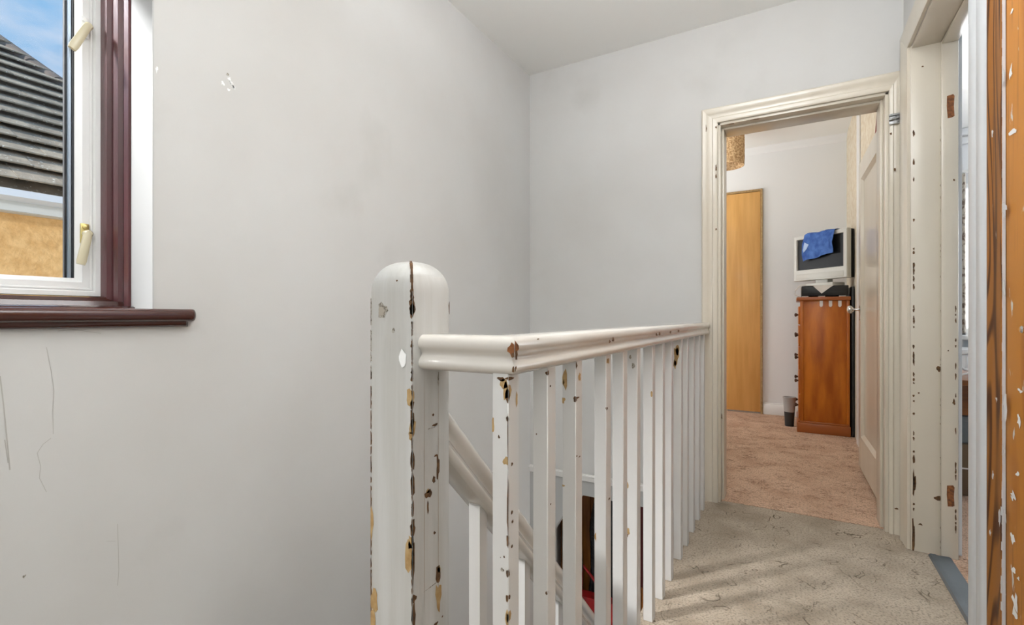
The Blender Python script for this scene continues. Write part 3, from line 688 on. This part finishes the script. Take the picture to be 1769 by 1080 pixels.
bm = bmesh.new()
for z in (.25, 1.70):
    tube(bm, [(.386, 3.065, z), (.386, 3.065, z+.09)], .006, 8)
link('hinge', bm, 'steel', leaf, True)

# ------------------------------------------------------------ bedroom beyond
wall('wall_left.001', 'white bedroom wall', 'bedwall', [(-2.98, -2.88, YBED, YE, 0, 2.75)])
wall('wall_far.001', 'white far wall of the bedroom', 'bedwall', [(-2.9, .6, YE, YE+.1, 0, 2.80)])
wall('wall_right.001', 'beige patterned wallpaper wall behind the bedroom door', 'paper', [(XBR, XR+.151, YBED, YE, 0, 2.80)])
wall('wall_near.001', 'white bedroom wall beside the doorway', 'bedwall', [(-2.9, XL-.33, YF, YBED, 0, 2.75)])
wall('ceiling.002', 'white bedroom ceiling', 'ceiling', [(-2.9, XBR, YBED, YE, 2.735, 2.80)])
wall('floor.001', 'pinkish beige bedroom carpet', 'carpet2', [(-2.9, XBR, YF+.036, YE, -.03, .002)])
bm = bmesh.new()
cp = [(0, 0), (-.055, 0), (-.045, -.012), (-.02, -.03), (-.008, -.045), (0, -.06)]
loft(bm, [[(x, YE+a, 2.735+b) for a, b in cp] for x in (-2.88, XBR)]); tag(link('trim_4', bm, 'bedwall', None, True), None, None, None, 'structure')
bm = bmesh.new(); box(bm, -.262, XBR, YE-.018, YE, .002, .105, .004); box(bm, -.262, XBR, YE-.012, YE, .105, .118, .003)
tag(link('baseboard_far', bm, 'skirt', None, True), None, None, None, 'structure')
bm = bmesh.new(); box(bm, XBR-.012, XBR, 4.50, 4.66, .002, 2.73, .003); tag(link('trim_8', bm, 'skirt', None, True), None, None, None, 'structure')
# golden veneer cupboard door on the far wall
cd = empty('door_2', (-.7, YE, 0)); cd['kind'] = 'structure'; cd['label'] = 'tall golden veneer flush cupboard door on the bedroom far wall'
BX('door_leaf', 'ply', -1.05, -.284, YE-.022, YE-.002, .02, 2.285, cd, .002)
bm = bmesh.new(); box(bm, -.282, -.264, YE-.026, YE, .002, 2.31, .002); box(bm, -1.075, -.264, YE-.024, YE, 2.289, 2.31, .002); box(bm, -1.075, -1.053, YE-.024, YE, .002, 2.31, .002); link('door_frame', bm, 'tan', cd, True)
# lamp shade
ps = empty('pendant_lamp', (-.50, 4.72, 2.735)); tag(ps, 'woven rattan drum lampshade hanging in the bedroom', 'lamp')
bm = bmesh.new(); lathe(bm, [(.05, 0), (.05, -.012), (.02, -.022)], (-.50, 4.72, 2.735), (0, 0, 1), 20); link('ceiling_rose', bm, 'skirt', ps, True)
bm = bmesh.new(); tube(bm, [(-.50, 4.72, 2.72), (-.50, 4.72, 2.61)], .004, 6); link('cord', bm, 'skirt', ps)
bm = bmesh.new(); n = 32
loft(bm, [[(-.50+r*math.cos(2*math.pi*k_/n), 4.72+r*math.sin(2*math.pi*k_/n), z) for k_ in range(n)] for r, z in ((.134, 2.635), (.137, 2.56), (.137, 2.40), (.134, 2.340), (.130, 2.340), (.132, 2.40), (.132, 2.56), (.130, 2.635), (.134, 2.635))], cap=False); link('lamp_shade', bm, 'shade', ps, True)
bm = bmesh.new(); tube(bm, [(-.63, 4.72, 2.61), (-.37, 4.72, 2.61)], .002, 6); tube(bm, [(-.50, 4.59, 2.61), (-.50, 4.85, 2.61)], .002, 6); lathe(bm, [(.018, 0), (.018, -.05), (.028, -.08), (.03, -.11), (.015, -.14)], (-.50, 4.72, 2.62), (0, 0, 1), 14); link('bulb_fitting', bm, 'skirt', ps, True)

# chest of drawers
ch = empty('chest_of_drawers', (.22, 5.1, 0)); tag(ch, 'tall cherry stained pine chest of drawers under the silver television', 'chest of drawers')
CX0, CX1, CY0, CY1 = .042, .412, 4.88, 5.42
bm = bmesh.new(); box(bm, CX0+.022, CX1, CY0+.010, CY1-.01, .09, 1.135, .002); link('body', bm, 'cherry', ch, True)
bm = bmesh.new()
for (y0_, y1_, za, zb) in ((CY0, CY0+.0098, .09, 1.135),):
    box(bm, CX0+.016, CX0+.040, y0_, y1_, za, zb, .001); box(bm, CX1-.022, CX1, y0_, y1_, za, zb, .001)
link('side_stile', bm, 'cherry', ch, True)
bm = bmesh.new(); box(bm, CX0-.012, CX1+.008, CY0-.014, CY1, 1.135, 1.168, .008); link('top', bm, 'cherrydark', ch, True)
bm = bmesh.new(); box(bm, CX0-.008, CX1+.006, CY0-.012, CY1, .002, .085, .005); box(bm, CX0, CX1, CY0-.006, CY1, .085, .10, .004); link('plinth', bm, 'cherrydark', ch, True)
zz = .11
for h in (.22, .21, .20, .19, .17):
    dr = BX('drawer', 'cherry', CX0+.004, CX0+.0215, CY0+.03, CY1-.03, zz, zz+h-.012, ch, .003)
    for yy in (CY0+.10, CY1-.12):
        bm = bmesh.new(); lathe(bm, [(.008, 0), (.008, .010), (.016, .018), (.017, .026), (.009, .032)], (CX0+.006, yy, zz+h/2), (-1, 0, 0), 14); link('knob', bm, 'knobwood', dr, True)
    zz += h
for u in (1418.8, 1434.8, 1451):
    bm = bmesh.new(); c, t = at(u, 525, Y=CY0-.001)
    pts = [(-.0115, .026), (.0115, .026), (.0115, -.014), (.007, -.024), (-.004, -.026), (-.0115, -.018)]
    loft(bm, [[(c.x+a, CY0-d, c.z+b) for a, b in pts] for d in (-.0102, .0012)])
    link('paper_tag', bm, 'paperwhite', ch)['label'] = 'small white paper tag'

BX('dark_slab', 'black', .424, .444, 4.875, 5.38, .003, 1.25, None, .003)  # thin black slab in the gap beside the chest
tag(bpy.data.objects['dark_slab'], 'thin black slab between the chest and the wallpapered wall', 'board')
# set-top recorder and paper
rc = empty('video_recorder', (.22, 5.0, 1.168)); tag(rc, 'black recorder box lying on the chest under the television', 'recorder')
bm = bmesh.new(); box(bm, .068, .405, 4.89, 5.16, 1.176, 1.262, .006); link('body', bm, 'black', rc, True)
bm = bmesh.new()
for x in (.10, .22, .37):
    box(bm, x-.03, x+.02, 4.895, 4.93, 1.168, 1.178, .002)
link('foot', bm, 'paperwhite', rc, True)
bm = bmesh.new(); box(bm, .085, .39, 4.8885, 4.8898, 1.205, 1.209); link('front_groove', bm, 'bindark', rc)
bm = bmesh.new(); a_, b_c, c_ = (.175, .315, .235)
loft(bm, [[(.150, 4.8865, 1.264), (.300, 4.8865, 1.264), (.262, 4.884, 1.235), (.215, 4.882, 1.195)], [(.150, 4.8855, 1.264), (.300, 4.8855, 1.264), (.262, 4.883, 1.235), (.215, 4.881, 1.195)]])
loft(bm, [[(.09, 4.8865, 1.2635), (.36, 4.8865, 1.2635), (.36, 5.05, 1.2635), (.09, 5.05, 1.2635)], [(.09, 4.8855, 1.266), (.36, 4.8855, 1.266), (.36, 5.05, 1.266), (.09, 5.05, 1.266)]])
tag(link('paper_sheet', bm, 'paperwhite'), 'white paper sheet with a corner hanging over the black recorder', 'paper')
bm = bmesh.new(); tube(bm, [(.10, 4.93, 1.276), (.05, 4.90, 1.266), (.022, 4.885, 1.225), (.018, 4.88, 1.19), (.045, 4.88, 1.176), (.05, 4.90, 1.174)], .005, 8)
tag(link('cable', bm, 'paperwhite', None, True), 'white cable looping down beside the black recorder', 'cable')

# television, turned to the left; local axes: x along the front, y towards the back
tv = empty('television', (.22, 5.08, 1.27)); tag(tv, 'silver framed flat television on top of the chest', 'television')
tvM = Matrix.Translation((.2, 5.03, 0)) @ Matrix.Rotation(R(-43.5), 4, 'Z')
HW = .262; TZ0, TZ1 = 1.325, 1.735
def put(bm, M_=tvM):
    for v in bm.verts: v.co = M_ @ v.co
bm = bmesh.new()
fw = .032; bz = .095
rings_o = lambda y_, e: [(-HW+e, y_, TZ0+e), (HW-e, y_, TZ0+e), (HW-e, y_, TZ1-e), (-HW+e, y_, TZ1-e)]
O = rings_o(0, .004); I = [(-HW+fw, 0, TZ0+bz), (HW-fw, 0, TZ0+bz), (HW-fw, 0, TZ1-fw), (-HW+fw, 0, TZ1-fw)]; I2 = [(x, .016, z) for x, _, z in [(-HW+fw+.004, 0, TZ0+bz+.004), (HW-fw-.004, 0, TZ0+bz+.004), (HW-fw-.004, 0, TZ1-fw-.004), (-HW+fw+.004, 0, TZ1-fw-.004)]]
O2 = rings_o(.006, 0); O3 = rings_o(.045, 0)
for A, B in ((I2, I), (I, O), (O, O2), (O2, O3)):
    for k_ in range(4):
        j = (k_+1) % 4; quad(bm, A[k_], A[j], B[j], B[k_])
put(bm); link('bezel', bm, 'silver', tv)
bm = bmesh.new(); box(bm, -HW+fw+.001, HW-fw-.001, .015, .020, TZ0+bz, TZ1-fw); put(bm); link('screen', bm, 'screen', tv)
bm = bmesh.new(); box(bm, -HW+.001, HW-.001, .044, .085, TZ0+.001, TZ1-.001, .008); box(bm, -HW*.6, HW*.6, .085, .14, TZ0+.05, TZ1-.06, .01); put(bm); link('back_shell', bm, 'black', tv, True)
bm = bmesh.new(); box(bm, -HW+.03, HW-.03, -.0025, .0, TZ0+.012, TZ0+.060, .002); put(bm); link('speaker_bar', bm, 'silver', tv, True)
bm = bmesh.new(); box(bm, -.06, .06, .03, .09, TZ0-.03, TZ0+.02, .004); box(bm, -.14, .14, -.01, .13, TZ0-.058, TZ0-.03, .006); put(bm); link('stand', bm, 'silver', tv, True)
# blue cloth over the top edge of the television
bm = bmesh.new(); nx_, nz_ = 16, 16; rnd = random.Random(5)
def clothpt(i, j, off=0):
    s = i/nx_; t = j/nz_
    x = -.130 + .295*s - .02*t*(1-s) - .015*(s > .9)*t
    fold = .006*math.sin(s*14+t*3) + .004*math.sin(s*27-t*5) + .003*math.sin(t*17)
    if t < .22:
        q = t/.22; z = TZ1+.008+.006*math.sin(q*math.pi); y_ = .075 - q*.085
    else:
        q = (t-.22)/.78; z = TZ1+.008 - q*(.215+.03*(1-s)*1 - .02*s) ; y_ = -.012 - .008*math.sin(q*3)
    return (x + .006*math.sin(t*8), y_ - abs(fold) - off, z + .004*math.sin(s*11))
g1 = [[bm.verts.new(clothpt(i, j, .003)) for i in range(nx_+1)] for j in range(nz_+1)]
g2 = [[bm.verts.new(clothpt(i, j, 0)) for i in range(nx_+1)] for j in range(nz_+1)]
for j in range(nz_):
    for i in range(nx_):
        bm.faces.new((g1[j][i], g1[j][i+1], g1[j+1][i+1], g1[j+1][i])); bm.faces.new((g2[j][i], g2[j+1][i], g2[j+1][i+1], g2[j][i+1]))
for j in range(nz_):
    bm.faces.new((g1[j][0], g1[j+1][0], g2[j+1][0], g2[j][0])); bm.faces.new((g1[j][nx_], g2[j][nx_], g2[j+1][nx_], g1[j+1][nx_]))
for i in range(nx_):
    bm.faces.new((g1[0][i], g2[0][i], g2[0][i+1], g1[0][i+1])); bm.faces.new((g1[nz_][i], g1[nz_][i+1], g2[nz_][i+1], g2[nz_][i]))
put(bm); cloth = tag(link('cloth', bm, 'blue', None, True), 'blue towelling cloth draped over the top of the television', 'cloth')
bm = bmesh.new(); pts = [(-.118, 1.665), (-.075, 1.640), (-.100, 1.600), (-.128, 1.575), (-.134, 1.60)]
loft(bm, [[(x, -.031, z) for x, z in pts], [(x, -.029, z) for x, z in pts]]); put(bm); link('printed_patch', bm, 'paleblue', cloth)['label'] = 'pale blue printed triangle'

# waste bin beside the chest
wb = empty('waste_bin', (-.024, 5.10, .002)); tag(wb, 'small grey and black waste bin beside the chest of drawers', 'bin')
bm = bmesh.new(); lathe(bm, [(.036, 0), (.0425, .13)], (-.024, 5.10, .003), (0, 0, 1), 20); link('bin_base', bm, 'bindark', wb, True)
bm = bmesh.new(); n = 20
loft(bm, [[(-.024+.62*r*math.cos(2*math.pi*k_/n), 5.10+.62*r*math.sin(2*math.pi*k_/n), .003+z) for k_ in range(n)] for r, z in ((.070, .13), (.082, .25), (.086, .255), (.086, .265), (.080, .265), (.068, .14))], cap=False); link('bin_body', bm, 'binpale', wb, True)
hanging('dressing_gown', .419, .447, 3.62, 1.0, 2.33, 'gown', 9, 'dark red gown hung on the wall behind the bedroom door', 'gown', .22)

# ------------------------------------------------------------ side doorway (no leaf, hinge housings left bare)
d2 = empty('door_3', (XR, 2.2, 0)); d2['kind'] = 'structure'; d2['label'] = 'cream painted side doorway without a door leaf'
SA = [(0, 0), (0, .012), (.012, .016), (.070, .018), (.085, .022), (.100, .022), (.112, .012), (.112, 0)]
bm = bmesh.new(); loft(bm, [[(XR-t, SY1+o, 0) for o, t in SA], [(XR-t, SY1+o, SH+o*.85) for o, t in SA]]); link('architrave', bm, 'cream', d2, True)
bm = bmesh.new(); loft(bm, [[(XR-t, SY1+o, SH+o*.85) for o, t in SA], [(XR-t, SY0-.14, SH+o*.85) for o, t in SA]]); link('architrave', bm, 'cream', d2, True)
bm = bmesh.new(); SA2 = [(0, 0), (0, .012), (.010, .015), (.060, .015), (.068, .011), (.076, .015), (.130, .017), (.142, .010), (.142, 0)]
loft(bm, [[(XR-t, SY0-o, 0) for o, t in SA2], [(XR-t, SY0-o, SH) for o, t in SA2]]); o = link('architrave', bm, 'coolwhite', d2, True); o['label'] = 'cool white near architrave'
bm = bmesh.new(); X2 = XR+.152
box(bm, XR-.002, X2, SY1-.012, SY1+.001, 0, SH, .002); box(bm, XR+.001, X2, SY0-.001, SY0+.012, 0, SH, .002); box(bm, XR+.001, X2, SY0, SY1, SH-.012, SH+.001, .002)
link('lining', bm, 'cream', d2, True)
bm = bmesh.new(); box(bm, XR+.095, X2-.002, SY1-.028, SY1-.0122, 0, SH-.0122, .005); box(bm, XR+.095, X2-.002, SY0+.0122, SY0+.026, 0, SH-.0122, .005); box(bm, XR+.095, X2-.002, SY0+.027, SY1-.029, SH-.028, SH-.0122, .005)
link('door_stop', bm, 'cream', d2, True)
bm = bmesh.new(); YJ = SY1-.012; YS = SY1-.028
for v0, v1 in ((166, 202), (839, 876)):
    a, _ = at(1636, v0, Y=YS-.0004); b, _ = at(1649, v1, Y=YS-.0004)
    pts = [(a.x, a.z), (b.x-.004, a.z+.004), (b.x, a.z-.004), (b.x-.002, (a.z+b.z)/2), (b.x, b.z+.004), (b.x-.006, b.z), (a.x+.002, b.z-.002), (a.x-.001, (a.z+b.z)/2+.006)]
    f = bm.faces.new([bm.verts.new((x, YS-.0006, z)) for x, z in pts])
    bmesh.ops.inset_individual(bm, faces=[f], thickness=.003, depth=-.0)
link('hinge_housing', bm, 'orangewood', d2)['label'] = 'bare brown wood hinge housings'
bm = bmesh.new(); rnd = random.Random(11)
v = 180
while v < 945:
    v += rnd.choice((6, 9, 14, 22, 34)) if v > 420 else rnd.choice((30, 50, 70))
    blob(bm, 1578.5, v, 1.2+rnd.random()*.9, 1.5+rnd.random()*5, 0, Y=YJ, lim=(XR+.0, .8))
v = 160
while v < 940:
    v += rnd.choice((10, 22, 34, 60)); blob(bm, 1625.5, v, 1.4, 1.5+rnd.random()*4, 0, Y=YJ, lim=(.3, XR+.0955))
v = 500
while v < 940:
    v += rnd.choice((10, 18, 34, 60)); blob(bm, 1651, v, 1.3, 2+rnd.random()*5, 0, Y=YS)
for u, v_, ru, rv in [(1622, 637, 4, 5), (1620, 861, 6, 4), (1648, 695, 2.5, 5), (1590, 906, 3.5, 1.5), (1638, 606, 1.5, 1.2), (1587, 679, 1.6, 1.2), (1594, 115, 2, 1.2), (1648, 311, 1.8, 2)]: blob(bm, u, v_, ru, rv, 0, Y=YJ if u < 1626 else YS)
blob(bm, 1578, 925, 2.5, 28, 0, Y=YJ, lim=(XR, .8)); blob(bm, 1579, 835, 3, 20, 0, Y=YJ, lim=(XR, .8))
link('paint_chips', bm, 'brown', d2)['kind'] = 'stuff'
# grey vinyl threshold strip
bm = bmesh.new(); tp_ = [(XR+.052, .001), (XR+.058, .009), (XR+.075, .010), (XR+.080, .007), (XR+.120, .008), (XR+.126, .005), (XR+.128, .001)]
loft(bm, [[(x, y, z) for x, z in tp_] for y in (SY0+.013, SY1-.029)]); tag(link('threshold_strip', bm, 'strip', None, True), 'dark grey vinyl threshold strip across the side doorway', 'threshold strip')

# ------------------------------------------------------------ stripped timber doorway at the near right
d3 = empty('door_4', (XR, 1.3, 0)); d3['kind'] = 'structure'; d3['label'] = 'orange stripped pine door in a stripped pine frame at the near right'
bm = bmesh.new(); TA = [(0, 0), (0, .014), (.008, .020), (.018, .021), (.028, .014), (.100, .014), (.112, .019), (.128, .016), (.134, .010), (.134, 0)]
loft(bm, [[(XR-t, 1.530+o, 0) for o, t in TA], [(XR-t, 1.530+o, 2.02) for o, t in TA]]); link('architrave', bm, 'stripped', d3, True)
bm = bmesh.new(); loft(bm, [[(XR-t, 1.664, 2.02+o) for o, t in TA], [(XR-t, .916, 2.02+o) for o, t in TA]]); link('architrave', bm, 'stripped', d3, True)
bm = bmesh.new(); loft(bm, [[(XR-t, 1.05-o, 0) for o, t in TA], [(XR-t, 1.05-o, 2.02) for o, t in TA]]); link('architrave', bm, 'stripped', d3, True)
bm = bmesh.new(); 
# ragged strip of white paint left along the inner edge
zs = [i*.02 for i in range(0, 101)]; rnd = random.Random(4)
for a, b in zip(zs, zs[1:]):
    w0 = .003 + (.010 if a < .62 else 0)*rnd.random()**2 + .002*rnd.random()
    quad(bm, (XR-.0216, 1.5297, a), (XR-.0216, 1.5297+w0, a), (XR-.0216, 1.5297+w0*.9, b), (XR-.0216, 1.5297, b))
quad(bm, (XR-.0216, 1.5297, 0), (XR-.0216, 1.5297, 2.0), (XR-.0165, 1.5297, 2.0), (XR-.0165, 1.5297, 0))
link('paint_residue', bm, 'coolwhite', d3)['kind'] = 'stuff'
bm = bmesh.new(); box(bm, XR-.016, XR+.024, 1.054, 1.529, .008, 2.015, .002); lf = link('door_leaf', bm, 'orangedoor', d3, True)
bm = bmesh.new()
for u, v, ru, rv in [(1752, 857, 4, 7), (1749, 928, 4, 8), (1751, 985, 4, 5), (1754, 1040, 4, 13), (1754, 1060, 3, 8), (1760, 1000, 2, 3), (1750, 228, 6, 5), (1747, 125, 2, 14), (1748, 20, 2, 3), (1762, 675, 4, 3), (1761, 725, 3, 10), (1758, 820, 3, 4), (1749, 860, 2, 4)]:
    blob(bm, u, v, ru, rv, 0, X=XR-.0162, eps=-.0006, lim=(.7, 1.528), jag=.7)
link('paint_residue', bm, 'whitefill', lf)['kind'] = 'stuff'
bm = bmesh.new(); lathe(bm, [(.012, 0), (.012, .002), (.008, .004), (.008, .010), (.005, .013)], (XR-.016, 1.408, .973), (-1, 0, 0), 16); o = link('lock_button', bm, 'chrome', lf, True)
bm = bmesh.new(); rnd = random.Random(14)
for u, v, ru, rv in [(1737, 360, 3, 12), (1737, 700, 2.5, 20), (1727, 896, 1.6, 12), (1711, 920, 1.2, 5), (1737, 890, 2, 12), (1716, 820, 1.4, 6), (1735, 500, 1.5, 16), (1735, 780, 1.6, 12), (1722, 690, 1.2, 4), (1734, 130, 1.5, 14), (1715, 230, 1.2, 5)]:
    blob(bm, u, v, ru, rv, 0, X=XR-.0218, eps=-.0006, jag=.7)
link('paint_residue', bm, 'coolwhite', d3)['kind'] = 'stuff'

# ------------------------------------------------------------ side bedroom seen through the gap
X3 = XR+.153
wall('wall_left.002', 'white wall of the side bedroom', 'bedwall', [(X3-.001, X3+.02, SY1+.03, YE, 0, 2.75)])
WX0, WX1 = 1.305, 2.6
wall('wall_far.002', 'side bedroom far wall with the window', 'bedwall', [(X3, WX0-.06, YE, YE+.12, 0, 2.75), (WX1, 3.2, YE, YE+.12, 0, 2.75), (WX0-.06, WX1, YE, YE+.12, 0, .84), (WX0-.06, WX1, YE, YE+.12, 2.15, 2.75)])
wall('wall_near.002', 'side bedroom near wall', 'bedwall', [(X3, 3.2, 1.0, 1.1, 0, 2.75), (3.1, 3.2, 1.1, YE, 0, .9)])
wall('ceiling.003', 'side bedroom ceiling', 'ceiling', [(X3, 3.2, 1.0, YE, 2.62, 2.75)])
wall('floor.004', 'side bedroom pink beige carpet', 'carpet2', [(XR+.056, 3.2, 1.0, YE, -.03, .001)])
w3 = empty('window_3', (1.9, YE, .84)); w3['kind'] = 'structure'
bm = bmesh.new(); box(bm, WX0-.06, WX0, YE+.02, YE+.08, .84, 2.15, .003); box(bm, WX1-.06, WX1, YE+.02, YE+.08, .84, 2.15); box(bm, WX0-.06, WX1, YE+.02, YE+.08, .84, .90, .003); box(bm, WX0-.06, WX1, YE+.02, YE+.08, 2.09, 2.15); link('window_frame', bm, 'upvc', w3, True)
BX('pane', 'glass', WX0, WX1-.06, YE+.045, YE+.05, .90, 2.09, w3)
bm = bmesh.new(); box(bm, WX0-.12, WX1+.05, YE-.10, YE+.02, .80, .838, .006); link('window_sill', bm, 'skirt', w3, True)
bm = bmesh.new()
for k_, (d, z) in enumerate(((.06, 2.62), (.03, 2.55))): box(bm, X3, 3.1, YE-d, YE, z-.06, z, .012)
tag(link('trim_5', bm, 'bedwall', None, True), None, None, None, 'structure')
bm = bmesh.new(); n = 26; rr = []
for z in (.86, 1.2, 1.6, 2.0, 2.21):
    rr.append([(1.03+.245*k_/n, YE-.13+.028*math.sin(k_*1.25)+.004*math.sin(z*4+k_), z) for k_ in range(n+1)] + [(1.03+.245*k_/n, YE-.126+.028*math.sin(k_*1.25)+.004*math.sin(z*4+k_), z) for k_ in range(n, -1, -1)])
loft(bm, rr); tag(link('curtain', bm, 'curtain', None, True), 'floral patterned curtain beside the side bedroom window', 'curtain')
bm = bmesh.new(); tube(bm, [(.95, YE-.12, 2.23), (2.7, YE-.12, 2.23)], .012, 10)
for x in (.98, 2.65): box(bm, x-.01, x+.01, YE-.12, YE-.001, 2.22, 2.24)
tag(link('curtain_rail', bm, 'skirt', None, True), 'white curtain rail above the side bedroom window', 'curtain rail')
dk = empty('desk', (1.2, 4.0, 0)); tag(dk, 'brown wooden desk seen through the side doorway', 'desk')
DZ = .62
bm = bmesh.new(); box(bm, .68, 1.72, 3.55, 4.25, DZ, DZ+.03, .004); link('top', bm, 'desk', dk, True)
bm = bmesh.new(); box(bm, .72, 1.68, 3.60, 3.62, DZ-.17, DZ-.001); link('apron', bm, 'desk', dk)
for x in (.70, 1.66):
    for y in (3.57, 4.18): BX('leg', 'desk', x, x+.05, y, y+.05, .002, DZ-.0005, dk, .003)
bx = empty('storage_box', (.93, 3.75, 0)); tag(bx, 'grey plastic storage box on the cardboard box below the desk', 'box')
bm = bmesh.new(); box(bm, .80, 1.10, 3.64, 4.02, .285, .425, .01); link('body', bm, 'greybox', bx, True)
bm = bmesh.new(); box(bm, .79, 1.11, 3.63, 4.03, .27+.14, .44, .006); link('lid', bm, 'greybox', bx, True)
bm = bmesh.new(); box(bm, .78, 1.12, 3.60, 4.04, .002, .284, .003); cb = link('cardboard_box', bm, 'card', None, True); tag(cb, 'brown cardboard box on the carpet below the grey storage box', 'box')
bm = bmesh.new(); box(bm, .78, 1.12, 3.5985, 3.5998, .15, .158); link('tape', bm, 'paperwhite', cb)
bm = bmesh.new(); tube(bm, [(.78, 3.62, .80), (.80, 3.60, .735), (.83, 3.60, .705), (.88, 3.60, .69), (.98, 3.64, .685), (1.1, 3.7, .69)], .007, 8)
tube(bm, [(.76, 3.62, .66), (.82, 3.60, .675), (.86, 3.60, .69), (.92, 3.62, .70)], .006, 8)
tag(link('cable', bm, 'paperwhite', None, True), 'white cables looping over the wooden desk', 'cable')
glare = bpy.data.materials.new('glare_sheet_white'); glare.use_nodes = True; nt = glare.node_tree; nt.nodes.clear()
o_ = N(nt, 'ShaderNodeOutputMaterial'); mx = N(nt, 'ShaderNodeMixShader'); tl = N(nt, 'ShaderNodeBsdfTranslucent'); df = N(nt, 'ShaderNodeBsdfDiffuse'); mx.inputs[0].default_value = .4
nt.links.new(tl.outputs[0], mx.inputs[1]); nt.links.new(df.outputs[0], mx.inputs[2]); nt.links.new(mx.outputs[0], o_.inputs[0]); M['glare'] = glare
bm = bmesh.new(); loft(bm, [[(1.295+.03*k_, YE-.012+.006*math.sin(k_*1.7), z) for k_ in range(42)] for z in (.90, 1.5, 2.14)], cap=False, closed=False)
tag(link('glare_sheet', bm, 'glare', None, True), 'white net sheet added across the side bedroom window', 'curtain')  # added translucent sheet, lit from behind to turn the window white
rd = empty('radiator', (1.2, YE-.06, .15)); tag(rd, 'white panel radiator below the side bedroom window', 'radiator')
bm = bmesh.new(); box(bm, .95, 2.3, YE-.10, YE-.05, .15, .74, .008); box(bm, .95, 2.3, YE-.112, YE-.098, .68, .72, .004); link('panel', bm, 'skirt', rd, True)
bm = bmesh.new()
for k_ in range(30): box(bm, .97+k_*.044, .985+k_*.044, YE-.108, YE-.099, .19, .66, .003)
o = link('flute', bm, 'skirt', rd, True); o['kind'] = 'stuff'

# ------------------------------------------------------------ marks on the stair wall
bm = bmesh.new()
def wb_(u, v, ru, rv, mi): blob(bm, u, v, ru, rv, mi, X=XL, eps=.0008, jag=.7)
wb_(393.5, 129.5, 2.5, 2, 1); wb_(384.8, 143.5, 2.6, 3, 0); wb_(394, 155, 2.6, 2.4, 0)
for u, v in [(396, 137), (398, 141), (400.5, 145.5), (403, 149), (404, 152)]: wb_(u, v, 2.2, 3, 0)
wb_(270.5, 120, 1.6, 5, 0)
wb_(42, 996, 3, 3, 1)
tag(link('trim_6', bm, 'whitefill', None, False, ['whitefill', 'greymark']), None, None, None, 'structure')
def crack(pts, w):
    P = [at(u, v, X=XL)[0] for u, v in pts]
    for a, b in zip(P, P[1:]):
        d = (b-a).normalized(); s = Vector((1, 0, 0)).cross(d)*w
        e = Vector((.0006, 0, 0))
        quad(bm, a-s+e, a+s+e, b+s+e, b-s+e)
bm = bmesh.new()
crack([(80, 600), (88, 640), (93, 675), (91, 710), (92, 750)], .0005); crack([(88, 757), (74, 768), (64, 783), (70, 805), (68, 826), (80, 850)], .0005)
crack([(0, 650), (6, 700), (12, 760), (17, 812)], .0011); crack([(8, 760), (14, 800)], .0009)
crack([(100, 572), (130, 570), (160, 574), (175, 576)], .0005); crack([(203, 905), (205, 985), (203, 1012)], .0006); crack([(184, 935), (200, 935)], .0004); crack([(1050, 1), (1051, 2)], .0001)
o = link('trim_7', bm, 'crack'); o['kind'] = 'structure'
# grubby mark on the wall at the sill's end and hall level: part of the paint material already

# baseboard along the right wall between the two side doors and behind the camera
bm = bmesh.new(); box(bm, XR-.014, XR, YB, .916, 0, .14, .004); tag(link('baseboard_right', bm, 'skirt', None, True), None, None, None, 'structure')
bm = bmesh.new(); box(bm, XL, XL+.014, YB, .70, 0, .14, .004); tag(link('baseboard_left', bm, 'skirt', None, True), None, None, None, 'structure')
